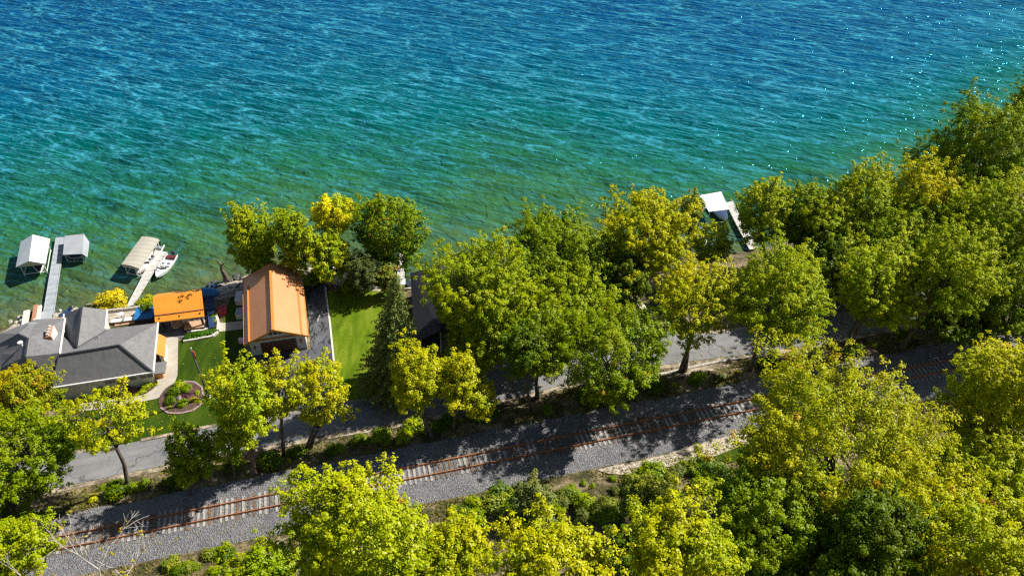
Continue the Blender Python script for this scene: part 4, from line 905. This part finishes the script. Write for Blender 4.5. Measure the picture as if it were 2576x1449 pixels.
    for k in range(trunks):
        Bk = B+np.array([rng.normal()*.35, rng.normal()*.3, -.3]) if k else B-[0, 0, .3]; ck = core+rng.normal(size=3)*R*.18*(trunks > 1)
        mid = Bk*.55+ck*.45+rng.normal(size=3)*[.2, .2, 0]; topc = C+np.array([0, 0, rz*.35])
        m.tube([Bk, Bk*.85+ck*.15+[.0, .0, .0], mid, ck, topc], [r0*1.25, r0, r0*.85, r0*.62, r0*.15], 7)
        nb = min(K, 16 if trunks == 1 else 9); order = rng.permutation(K)[:nb]
        for j in order:
            st_ = mid*.5+ck*.5 if rng.random() < .5 else ck+(topc-ck)*rng.uniform(0, .5); e = tip[j]; md = (st_+e)/2+[0, 0, -.06*R+.05]+rng.normal(size=3)*.15
            m.tube([st_, md, st_*.1+e*.9], [r0*.42, r0*.25, .025], 5, False)
            for q in range(2):
                j2 = np.argsort(np.linalg.norm(tip-e, axis=1))[rng.integers(1, 7)]; m.tube([md, (md+tip[j2])/2+[0, 0, .1], tip[j2]], [r0*.18, .04, .02], 4, False)
    m.build('trunk', bark, t, True)
    TREES.append(t); return t
def conifer(label, base, top, hw, c=(.10, .125, .035), group='conifers', seed=1, name='spruce_tree', dens=1.0):
    B = G(*base); rng = np.random.default_rng(seed); H = 4.0
    while proj(B+[0, 0, H])[1] > top[1] and H < 30: H += .1
    Tp = B+np.array([(top[0]-proj(B+[0, 0, H])[0])*dist(B)/FPX, 0, H]); R = hw*dist(B)/FPX
    t = thing(name, B, label, 'tree', group); cen = []; rr = []; lv = int(H/.42); m = MB(); m.tube([B-[0, 0, .2], Tp], [.22, .03], 7)
    for i in range(lv):
        f = i/lv; p = B+(Tp-B)*(.07+.93*f); rad = R*(1-f)**.8*rng.uniform(.85, 1.12)+.12; nb = int(6+9*(1-f)*dens)
        for k in range(nb):
            a = 2*PI*(k+rng.random()*.7)/nb+i; L = rad*rng.uniform(.75, 1.12); e = np.array([math.cos(a), math.sin(a), -.22])
            for g_ in np.arange(.25, 1.0, .32/max(L, .35)): cen.append(p+e*L*g_+[0, 0, .12*math.sin(PI*g_)]); rr.append(.30*(1.15-.6*g_)+.05)
            if k % 3 == 0: m.tube([p, p+e*L*.9], [.05, .02], 4, False)
    cen = np.array(cen); rr = np.array(rr)
    leaf_cloud('crown', cen, rr, rng.random(len(cen))*.55, rng, t, NEEDLE, c, 11, .13, up=.35, flat=.5, elong=.38); m.build('trunk', BARK, t, True); return t

SH, BK, SL, RB = 'trees along the shore', 'trees on the bank between road and railway', 'trees on the slope below the railway', 'trees in the grove right of the dark house'
# shore group behind the garage
decid('tall narrow green tree at the left end of the row behind the garage', (578, 487, 692, 706), (652, 712), 'm', SH, dens=1.15)
decid('tall narrow green tree second in the row behind the garage', (690, 474, 784, 716), (742, 722), 'm', SH, dens=1.15, seed=11)
decid('round golden topped tree behind the garage', (788, 484, 888, 590), (850, 690), 'gold', SH, dens=1.3)
decid('light green tree below the golden topped tree behind the garage', (776, 572, 882, 706), (832, 722), 'lime', SH, dens=1.2, pale=.3)
decid('big spreading dark green tree right of the golden topped tree', (882, 460, 1060, 680), (954, 700), 'g', SH, dens=.85, orange=.02)
decid('dusky evergreen bush below the big spreading shore tree', (868, 628, 955, 722), (918, 738), (.10, .13, .035), SH, dens=1.5, seed=5, name='evergreen_tree')
decid('rusty tinted shrubby tree at the foot of the short bleached dock', (955, 655, 1000, 735), (985, 742), 'olive', SH, dens=1.4, orange=.22)
conifer('tall pointed spruce between the bright lawn and the dark house', (985, 985), (990, 690), 98, (.24, .25, .06), seed=3, dens=1.5)
# grove right of the dark house
decid('large light green tree overhanging the dark roof', (1080, 572, 1335, 880), (1225, 915), 'm', RB, dens=1.1, clear=4)
decid('wide green shore tree left of the deep gap to the water', (1262, 512, 1520, 745), (1395, 770), 'g', RB, dens=1.1)
decid('bright yellow green round tree left of the white flat canopy', (1508, 466, 1746, 700), (1602, 738), 'y', RB, dens=1.15)
decid('green tree behind the broad grove tree, above the forecourt', (1300, 640, 1540, 830), (1420, 870), 'm', RB)
decid('broad dense green tree in the middle of the grove by the ballast', (1395, 735, 1700, 1000), (1520, 1015), 'g', BK, dens=1.2, orange=.01)
decid('green tree leaning over the forecourt left of the broad dense one', (1270, 760, 1450, 960), (1350, 1000), 'g', BK, dens=1.0)
decid('thin trunked dark green tree between two shadows on the road', (1255, 800, 1370, 930), (1336, 1030), 'd', BK, dens=.9)
decid('vivid yellow tree with bare dark trunk beside the dirt patch', (1652, 636, 1855, 870), (1712, 935), 'y', BK, dens=.85, trunks=2)
decid('tall green tree right of the vivid yellow one, trunk leaning right', (1828, 590, 2086, 880), (1886, 932), 'm', BK, dens=1.05)
decid('small dark tree in front of the boats below the white canopy', (1735, 553, 1838, 668), (1775, 695), 'm', SH, dens=.8, clear=.6)
decid('sparse half bare tree top left of the white flat canopy', (1705, 470, 1775, 590), (1735, 670), 'olive', SH, dens=.5, orange=.1)
decid('green shore tree just right of the white flat canopy', (1856, 432, 1992, 610), (1930, 690), 'm', SH, dens=.75)
decid('green tree third right of the white canopy on the shore', (1960, 450, 2092, 630), (2030, 690), 'g', SH)
decid('bright green tree in the shore row below the sun glitter', (2078, 402, 2262, 600), (2165, 680), 'm', SH)
decid('yellow flecked tree in the shore row next to the tall dark corner tree', (2225, 392, 2425, 590), (2325, 670), 'y', SH, dens=1.0)
decid('tall dark green tree standing out against the glittering water', (2330, 232, 2600, 510), (2475, 600), 'g', SH, dens=1.0)
decid('tree top at the right picture edge above the tall dark corner tree', (2540, 178, 2690, 360), (2625, 480), 'g', SH)
decid('dark green tree between the shore row and the leaning trees', (1990, 560, 2180, 740), (2085, 770), 'd', RB)
decid('dark tree behind the leaning trees, left one in shade', (2170, 500, 2400, 700), (2290, 760), 'g', RB)
decid('rounded bright tree with two trunks leaning right over the dark road', (2108, 580, 2318, 850), (2135, 880), 'lime', BK, dens=1.1, trunks=2)
decid('large bright tree right of the two leaning trunks', (2290, 540, 2510, 800), (2262, 880), 'm', BK, dens=1.1, trunks=2)
decid('bright crowned tree at the right edge above the dark slope', (2410, 430, 2620, 700), (2520, 790), 'm', RB)
decid('shaded green tree at the right edge behind the large bright tree', (2440, 620, 2660, 860), (2540, 890), 'g', RB)
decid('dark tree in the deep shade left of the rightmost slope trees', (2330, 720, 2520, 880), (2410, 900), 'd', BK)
decid('dark tree low in the gap right of the wide green shore tree', (1470, 600, 1640, 760), (1555, 790), 'd', RB, dens=1.1, clear=1)
decid('green tree closing the gap behind the two leaning trunks', (2010, 480, 2180, 640), (2100, 720), 'm', RB)
decid('bright tree behind the large bright tree near the right edge', (2330, 460, 2500, 620), (2420, 720), 'm', RB)
decid('shaded low tree under the shore row left of the leaning trunks', (1950, 640, 2110, 770), (2030, 800), 'g', RB, clear=.5)
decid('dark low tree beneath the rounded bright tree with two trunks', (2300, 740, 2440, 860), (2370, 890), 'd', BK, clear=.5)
decid('green filler tree between the overhanging tree and the wide shore tree', (1240, 640, 1400, 800), (1320, 850), 'g', RB)
# bank between road and railway
decid('bright yellow green clump tree right of the tall spruce', (975, 842, 1110, 1060), (1078, 1092), 'y', BK, dens=1.1, trunks=2)
decid('slender yellow green tree beside the clump tree near the spruce', (1085, 872, 1215, 1035), (1140, 1085), 'y', BK, dens=1.0)
decid('small yellow tree with pale forked trunk next to the shaded ballast', (1160, 955, 1240, 1050), (1205, 1085), 'y', BK, dens=1.0)
decid('feathery light tree below the dark roofed house', (1130, 815, 1272, 940), (1212, 962), 'lime', BK, dens=.85, pale=.4)
decid('large bright tree in front of the garage door', (532, 887, 700, 1150), (634, 1196), 'lime', BK, dens=.9, trunks=2)
decid('slender tree squeezed against the right side of the large garage tree', (625, 882, 770, 1075), (713, 1148), 'y', BK, dens=.8)
decid('light tree right in front of the driveway mouth', (732, 878, 885, 1085), (768, 1130), 'y', BK, dens=.7, trunks=2, orange=.03)
decid('low bright tree between the large garage tree and the road', (515, 1050, 625, 1165), (592, 1205), 'lime', BK, dens=.7)
decid('small dark green round tree by the road left of the garage trees', (418, 1045, 538, 1230), (474, 1245), 'g', BK, dens=1.0, clear=.6)
decid('thin crowned yellow tree with long bare leaning trunk over the road', (148, 948, 370, 1165), (326, 1228), 'y', BK, dens=.42)
decid('bronze yellow tree in front of the grey house at the left edge', (-60, 900, 135, 1110), (10, 1180), 'o', BK, dens=1.0, orange=.03)
decid('broad green tree at the left edge below the bronze one', (-70, 1000, 205, 1265), (50, 1300), 'g', BK, dens=.9)
decid('small green tree filling the left edge above the railway', (-60, 1180, 110, 1330), (20, 1340), 'd', BK, dens=.9)
# slope below the railway
decid('tall pointed yellow green tree rising in front of the railway', (715, 1108, 1065, 1560), (870, 1640), 'lime', SL, dens=1.0, orange=.02)
decid('low yellow green tree right of the tall pointed one', (1060, 1285, 1250, 1480), (1150, 1540), 'y', SL)
decid('bright yellow tree at the bottom centre of the picture', (1225, 1278, 1560, 1560), (1390, 1680), 'y', SL, dens=1.1)
decid('rounded yellow green tree at the bottom right of centre', (1560, 1238, 1862, 1530), (1700, 1660), 'y', SL, dens=1.1)
decid('huge spreading tree with golden top across the railway at right', (1835, 885, 2385, 1290), (2130, 1380), (.50, .46, .003), SL, dens=1.1, orange=.03, seed=77)
decid('dense dark green tree below the huge golden topped one', (1775, 1150, 2085, 1440), (1930, 1500), 'g', SL, dens=1.1)
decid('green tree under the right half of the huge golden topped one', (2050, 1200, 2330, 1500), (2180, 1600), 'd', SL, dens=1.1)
decid('tall bright tree at the right edge above the slope thicket', (2405, 815, 2640, 1150), (2500, 1250), 'y', SL, dens=1.0, orange=.02)
decid('green tree at the right edge beneath the tall bright one', (2380, 1060, 2640, 1330), (2520, 1400), 'm', SL)
decid('yellow tree in the bottom right corner of the picture', (2270, 1200, 2640, 1540), (2470, 1660), 'y', SL, dens=1.0, orange=.02)
decid('half hidden green tree at the bottom edge left of the corner tree', (2020, 1380, 2330, 1600), (2180, 1700), 'g', SL)
decid('green tree at the bottom left corner below the railway', (-60, 1270, 130, 1480), (30, 1560), 'm', SL, dens=.8)
decid('low bright bushy tree at the bottom edge left of the tall pointed one', (560, 1375, 760, 1520), (650, 1560), 'm', SL)
decid('dark thicket tree between the bottom centre and bottom right trees', (1490, 1330, 1660, 1500), (1580, 1560), 'd', SL)
decid('green tree behind the bottom right thicket beside the stony slope', (1850, 1075, 2010, 1260), (1930, 1300), 'g', SL, dens=1.0)
decid('low green tree at the bottom edge between the pointed one and bottom centre', (1000, 1335, 1180, 1500), (1090, 1570), 'm', SL)
decid('dusky green tree in the thicket right of the bottom right of centre tree', (1830, 1260, 1990, 1420), (1910, 1470), 'd', SL)
decid('yellow green tree between the huge spreading tree and the corner tree', (2230, 1150, 2440, 1340), (2330, 1400), 'm', SL)
decid('dark bushy tree at the very bottom below the huge spreading tree', (1880, 1360, 2080, 1530), (1980, 1600), 'd', SL)
decid('feathery grey green tree on the brushy slope above bottom centre', (1560, 1190, 1660, 1290), (1610, 1310), 'olive', SL, dens=.9, clear=.3)
decid('low grey green tree on the brushy slope right of the pointed one', (1290, 1195, 1390, 1290), (1340, 1300), (.2, .23, .07), SL, dens=.9, clear=.3)
# bare tree, bottom left
B = G(245, 1570); t = thing('bare_tree', B, 'nearly leafless grey tree with few yellow leaves in front of the railway', 'tree', SL); rng = np.random.default_rng(8); m = MB(); tips = []
def grow(p, d, L, r, lev):
    q = p+d*L; md = (p+q)/2+rng.normal(size=3)*L*.05; m.tube([p, md, q], [r, r*.85, r*.68], 5, False)
    if lev == 0: tips.append(q); return
    for _ in range(2 if lev > 3 else rng.integers(2, 4)):
        e = d+rng.normal(size=3)*[.55, .4, .34]; e[2] += .1; e /= np.linalg.norm(e); grow(q, e, L*rng.uniform(.62, .86), r*.7, lev-1)
        if lev <= 2: tips.append(q)
for k, dx in enumerate((-.45, .05, .5)): d_ = np.array([dx, .1*k, 1.0]); grow(B+[dx*.3, 0, -.3], d_/np.linalg.norm(d_), 4.0, .15, 5)
m.build('trunk', PALEBARK, t, True); tips = np.array(tips); tips = tips[rng.random(len(tips)) < .22]
leaf_cloud('crown', tips, np.full(len(tips), .25), rng.random(len(tips)), rng, t, LEAF, (.45, .32, .02), 4, .13)

# ------------------------------------------------------------------ shrubs, hedge, flowers, weeds
rs = np.random.default_rng(21); SHR = {}
def shrub(px, label, c, k=1.0, group=None, name='shrub', world=None, cat='shrub'):
    key = int(rs.integers(0, 5))
    b = np.array([*world, gz(*world)]) if world is not None else G(*px)
    if key not in SHR:
        t = thing(name, (0, 0, 0), label, cat); rg = np.random.default_rng(100+key); n = 44; d = rg.normal(size=(n, 3)); d /= np.linalg.norm(d, axis=1)[:, None]; d[:, 2] = abs(d[:, 2])
        leaf_cloud('foliage', d*[.75, .75, .8]*rg.uniform(.5, 1, (n, 1))+[0, 0, .15], np.full(n, .27), rg.random(n)*.8, rg, t, LEAF, (1, 1, 1), 30, .075)
        m = MB()
        for j in range(5): m.tube([(0, 0, -.1), d[j]*.35, d[j]*.7], [.04, .03, .01], 4, False)
        m.build('stem', BARK, t); SHR[key] = t
        o = t
    else: o = copy_tree(SHR[key])
    for chd in o.children:
        if chd.name.startswith('foliage'): chd.color = (*(COL[c] if isinstance(c, str) else c), 1)
    o.name = name; o.location = [float(a) for a in b]; s_ = k*rs.uniform(.85, 1.2); o.scale = (s_*rs.uniform(.85, 1.25), s_*rs.uniform(.85, 1.25), s_); o.rotation_euler = (0, 0, rs.uniform(0, 6.3))
    if 'group' in o: del o['group']
    tag(o, label, cat, group); return o
shrub((285, 770), 'golden yellow shrub on the shore above the grey gable wing', (.75, .55, .015), 2.3); shrub((296, 775), 'lower golden shrub touching the foot of the narrow dock', (.62, .48, .015), 1.5)
shrub((372, 768), 'yellow tipped shrub between the narrow dock and the orange roof', 'y', 1.5); shrub((378, 786), 'dark green shrub tucked against the left end of the orange roof', 'd', 1.4); shrub((350, 775), 'low olive shrub at the shore end of the narrow dock', 'olive', 1.0)
for (u, v), l, c, k in (((452, 975), 'large light green rounded shrub at the top of the island bed', 'lime', 1.1), ((470, 983), 'mid green shrub right of the large light one in the island bed', 'g', .9), ((441, 990), 'dark green shrub at the left of the island bed', 'd', .9),
        ((466, 1000), 'purple leaved shrub in the middle of the island bed', (.16, .05, .12), .6), ((480, 990), 'second purple plant near the right rim of the island bed', (.2, .08, .14), .6), ((430, 1012), 'small dark round shrub at the lower left of the island bed', 'd', .8),
        ((462, 1018), 'small green shrub at the lower middle of the island bed', 'g', .7), ((488, 1008), 'yellow flowering plant at the right of the island bed', (.6, .45, .02), .55), ((497, 990), 'low green tuft on the right rim of the island bed', 'lime', .5),
        ((428, 1028), 'tiny lime green tuft at the bottom of the island bed', 'lime', .45), ((455, 1005), 'pale lilac flower cushion in the centre of the island bed', (.6, .45, .6), .45)):
    shrub((u, v), l, c, k, 'shrubs in the island flower bed')
for (u, v), l, c, k in (((304, 985), 'round green shrub in the strip by the front door', 'm', .9), ((372, 975), 'yellow green shrub at the house corner', 'lime', .9), ((358, 988), 'low bright plant near the curve of the path', 'lime', .6),
        ((335, 985), 'pinkish flowering plant in the strip by the front wall', (.5, .2, .16), .5), ((285, 992), 'grey leaved plant at the left of the strip', (.3, .3, .26), .55), ((262, 985), 'dark shrub behind the thin crowned yellow tree', 'd', 1.2), ((386, 968), 'small yellow shrub under the white house corner', 'y', .6)):
    shrub((u, v), l, c, k, 'shrubs along the front of the grey house')
for (u, v), l, c, k in (((540, 800), 'green plant at the lake end of the right planter', 'g', .7), ((543, 812), 'bright green plant in the middle of the right planter', 'lime', .6), ((543, 826), 'orange flowering plant at the near end of the right planter', (.7, .16, .02), .5),
        ((520, 857 - 20), 'yellow flowering cushion on the terrace edge', (.6, .42, .02), .4)):
    shrub((u, v), l, c, k, 'plants in the terrace planter')
# clipped hedge in front of the terrace
a, b_ = G(468, 853), G(545, 838); t = thing('clipped_hedge', (a+b_)/2, 'long clipped green hedge between the terrace and the lawn', 'hedge'); rg = np.random.default_rng(3); n = 260
f = rg.random(n); cc = a+(b_-a)*f[:, None]+np.stack([rg.uniform(-.1, .1, n), rg.uniform(-.35, .35, n), rg.uniform(.15, .55, n)], 1)
leaf_cloud('foliage', cc, np.full(n, .22), rg.random(n)*.6, rg, t, LEAF, (.09, .2, .012), 14, .11)
m = MB()
for k in range(8): p = a+(b_-a)*(k+.5)/8; m.tube([p, p+[0, 0, .45]], [.04, .02], 5)
m.build('stems', BARK, t)
# wild shrubs : bank, slope
rw = np.random.default_rng(5)
def scatter(n, poly, label, cols, k0, k1, group, name='shrub'):
    us = [p[0] for p in poly]; vs = [p[1] for p in poly]; i = 0; out = 0
    while out < n and i < n*30:
        i += 1; u, v = rw.uniform(min(us), max(us)), rw.uniform(min(vs), max(vs)); c = False
        for j in range(len(poly)):
            (x1, y1), (x2, y2) = poly[j], poly[j-1]
            if (y1 > v) != (y2 > v) and u < (x2-x1)*(v-y1)/(y2-y1)+x1: c = not c
        if not c: continue
        s, t_ = st(G(u, v))
        if abs(t_) < 4.6: continue
        shrub((u, v), label, cols[int(rw.integers(len(cols)))], rw.uniform(k0, k1), group, name); out += 1
bankpoly = [(150, 1245), (440, 1200), (900, 1110), (1230, 1035), (1700, 965), (1950, 910), (2300, 850), (2330, 880), (1800, 985), (1300, 1105), (900, 1160), (600, 1215), (200, 1300)]
BANKM = [(330, 'beside the bare leaning trunk'), (520, 'by the small dark roadside tree'), (700, 'under the garage front tree'), (860, 'under the driveway mouth tree'), (1020, 'above the tall pointed slope tree'),
         (1180, 'below the clump tree'), (1330, 'by the thin trunked dark tree'), (1480, 'left under the broad dense tree'), (1640, 'right under the broad dense tree'), (1800, 'by the dirt patch'), (2000, 'near the right leaning trunk'), (2700, 'in the deep shade at right')]
SLM = [(1180, 'right of the tall pointed tree'), (1290, 'above the low bright tree'), (1400, 'mid slope'), (1520, 'left of the weathered logs'), (1650, 'right of the weathered logs'), (1900, 'below the stony slope')]
S1M = [(500, 'right of the bare tree'), (570, 'left of the low bushy tree'), (2000, 'beside the tall pointed tree')]
SHM = [(1950, 'left under the huge spreading tree'), (2150, 'under the huge spreading tree'), (2350, 'right under the huge spreading tree'), (3000, 'under the right edge trees')]
SHORM = [(2050, 'behind the leaning trees'), (2200, 'below the middle of the shore row'), (2400, 'below the yellow flecked shore tree'), (3000, 'below the tall dark corner tree')]
CABM = [(1560, 'left of the tan cabin'), (1620, 'beside the tan cabin'), (3000, 'right of the tan cabin')]
CN = {'g': 'green', 'd': 'dark green', 'm': 'yellow green', 'y': 'yellow', 'gold': 'golden', 'olive': 'olive'}
_lab0 = {}
def shl(marks, c, k, k0, k1, kind, u, v, side=None):
    w_ = next(m for x, m in marks if u < x); f = (k-k0)/(k1-k0+1e-6); sz = 'small' if f < .34 else ('medium' if f < .67 else 'large')
    cn = CN.get(c, 'grey green') if isinstance(c, str) else 'grey green'
    return f'{sz} {cn} {kind} {w_}'+(side or '')
def scat(n, poly, marks, kind, cols, k0, k1, group, side=None):
    us = [p[0] for p in poly]; vs = [p[1] for p in poly]; i = 0; out = 0
    while out < n and i < n*30:
        i += 1; u, v = rw.uniform(min(us), max(us)), rw.uniform(min(vs), max(vs)); c = False
        for j in range(len(poly)):
            (x1, y1), (x2, y2) = poly[j], poly[j-1]
            if (y1 > v) != (y2 > v) and u < (x2-x1)*(v-y1)/(y2-y1)+x1: c = not c
        if not c: continue
        p = G(u, v); s, t_ = st(p); tr = float(np.interp(s, _rs, _rt))
        if abs(t_) < 4.8 or abs(t_-tr) < 3.4: continue
        sd = None
        if side: sd = (', road side' if abs(t_-tr) < abs(t_-5) else ', ballast side') if side is True else (', near the ballast' if t_ > -9 else (', farther down' if t_ > -14 else ', lowest down'))
        cc = cols[int(rw.integers(len(cols)))]; k = rw.uniform(k0, k1); lb = shl(marks, cc, k, k0, k1, kind, u, v, sd)
        if lb in _lab0: continue
        _lab0[lb] = 1; shrub((u, v), lb, cc, k, group); out += 1
scat(60, bankpoly, BANKM, 'bank shrub', ['g', 'd', 'm', 'd'], .5, 1.5, 'wild shrubs on the bank', True)
scat(16, bankpoly, BANKM, 'bank tuft', ['y', 'gold'], .3, .6, 'yellow shrubs on the bank', True)
slope1 = [(470, 1385), (700, 1325), (700, 1449), (380, 1449)]
scat(26, slope1, S1M, 'slope shrub', ['g', 'd', 'olive', 'm'], .4, 1.1, 'wild shrubs left of the tall pointed tree', 2)
slope2 = [(1100, 1290), (1330, 1215), (1560, 1200), (1800, 1165), (1850, 1230), (1800, 1300), (1500, 1320), (1250, 1330)]
scat(90, slope2, SLM, 'brush clump', [(.17, .20, .03), (.2, .22, .045), 'olive', 'g', (.13, .2, .025), 'm'], .35, 1.6, 'wild shrubs on the brushy slope', 2)
scat(46, [(1790, 1230), (2576, 1100), (2576, 1449), (1780, 1449)], SHM, 'undergrowth shrub', ['d', 'g', 'm'], .9, 2.6, 'shaded shrubs under the slope trees', 2)
scat(12, [(1500, 740), (1640, 735), (1700, 800), (1560, 830), (1480, 800)], CABM, 'low shrub', ['d', 'g', 'olive'], .5, 1.0, 'shrubs near the tan cabin')
scat(30, [(1900, 640), (2400, 560), (2576, 560), (2576, 700), (2100, 730)], SHORM, 'shore undergrowth shrub', ['d', 'g'], .9, 2.2, 'shaded shrubs under the shore trees')
scat(16, [(640, 700), (700, 690), (880, 700), (975, 715), (960, 745), (800, 722), (700, 712)], [(720, 'under the tall narrow shore trees'), (800, 'under the golden topped tree'), (870, 'below the light green shore tree'), (3000, 'by the dusky evergreen bush')], 'shore shrub', ['d', 'g', 'olive'], .7, 1.5, 'shrubs behind the garage')
scat(14, [(1120, 700), (1500, 660), (1500, 740), (1250, 800)], [(1300, 'right of the dark roofed house'), (3000, 'behind the broad grove trees')], 'grove shrub', ['d', 'g'], .8, 1.8, 'shrubs in the grove')
# weeds and dry grass as one mass
def weeds():
    rg = np.random.default_rng(9); t_ = MB(); N_ = 26000; s = rg.uniform(-60, 130, N_*2)
    kk = rg.random(N_*2); tt = np.where(kk < .3, rg.uniform(3.6, 9.5, N_*2), np.where(kk < .7, -rg.uniform(4.1, 12, N_*2), -rg.uniform(5.0, 30, N_*2))); q = xy(s, np.zeros(1)) if False else ra[:2]+s[:, None]*RD[:2]+tt[:, None]*RN[:2]
    tr = np.interp(s, _rs, _rt); ok = (tt < 0) | (tt < tr-2.9); nz = noise2(q[:, 0], q[:, 1], 1.1, 2)+rg.normal(size=len(s))*.2; ok &= nz > -.02
    q = q[ok][:N_]; c = np.stack([q[:, 0], q[:, 1], terr(q[:, 0], q[:, 1])+.08], 1); p = bpy.data.objects.new('tmp', None); ORG['tmp'] = np.zeros(3)
    class Q: name = 'tmp'
    n = len(c); per = 5
    o = leaf_cloud('weeds', c, rg.uniform(.1, .34, n), rg.random(n), rg, p, LEAF, (.30, .26, .055), per, .085, up=.2, flat=.5); o.parent = None; bpy.data.objects.remove(p)
    tag(o, 'weeds and dry grass covering the banks along the railway', None, None, 'stuff')
weeds()
def fallen():
    rg = np.random.default_rng(31); pts = []
    for poly, n in (([(450, 860), (600, 845), (640, 1000), (545, 1070), (424, 1095), (310, 1120), (300, 1030), (440, 1000)], 110), ([(830, 740), (1040, 740), (1050, 930), (1000, 985), (860, 1000)], 90), ([(300, 1170), (900, 1060), (1020, 1010), (1020, 1070), (800, 1110), (330, 1200)], 120), ([(1240, 960), (1950, 860), (1950, 890), (1300, 990)], 160),
                    ([(200, 1340), (740, 1245), (740, 1330), (200, 1410)], 120)):
        us = [q[0] for q in poly]; vs = [q[1] for q in poly]; k = 0
        while k < n:
            u, v = rg.uniform(min(us), max(us)), rg.uniform(min(vs), max(vs)); c = False
            for j in range(len(poly)):
                (x1, y1), (x2, y2) = poly[j], poly[j-1]
                if (y1 > v) != (y2 > v) and u < (x2-x1)*(v-y1)/(y2-y1)+x1: c = not c
            if c: p = G(u, v); pts.append((p[0], p[1], p[2]+.19)); k += 1
    o_ = bpy.data.objects.new('tmp2', None); ORG['tmp2'] = np.zeros(3); c = np.array(pts)
    o = leaf_cloud('fallen_leaves', c, rg.uniform(.02, .35, len(c)), rg.random(len(c))*.5+.3, rg, o_, LEAF, (.4, .34, .03), 3, .06, up=2.5, flat=.05, orange=.15)
    o.parent = None; bpy.data.objects.remove(o_); tag(o, 'yellow fallen leaves strewn over the lawns, the road and the ballast', None, None, 'stuff')
fallen()
print('trees', len(TREES), 'faces', sum(len(o.data.polygons) for o in bpy.data.objects if o.type == 'MESH'))
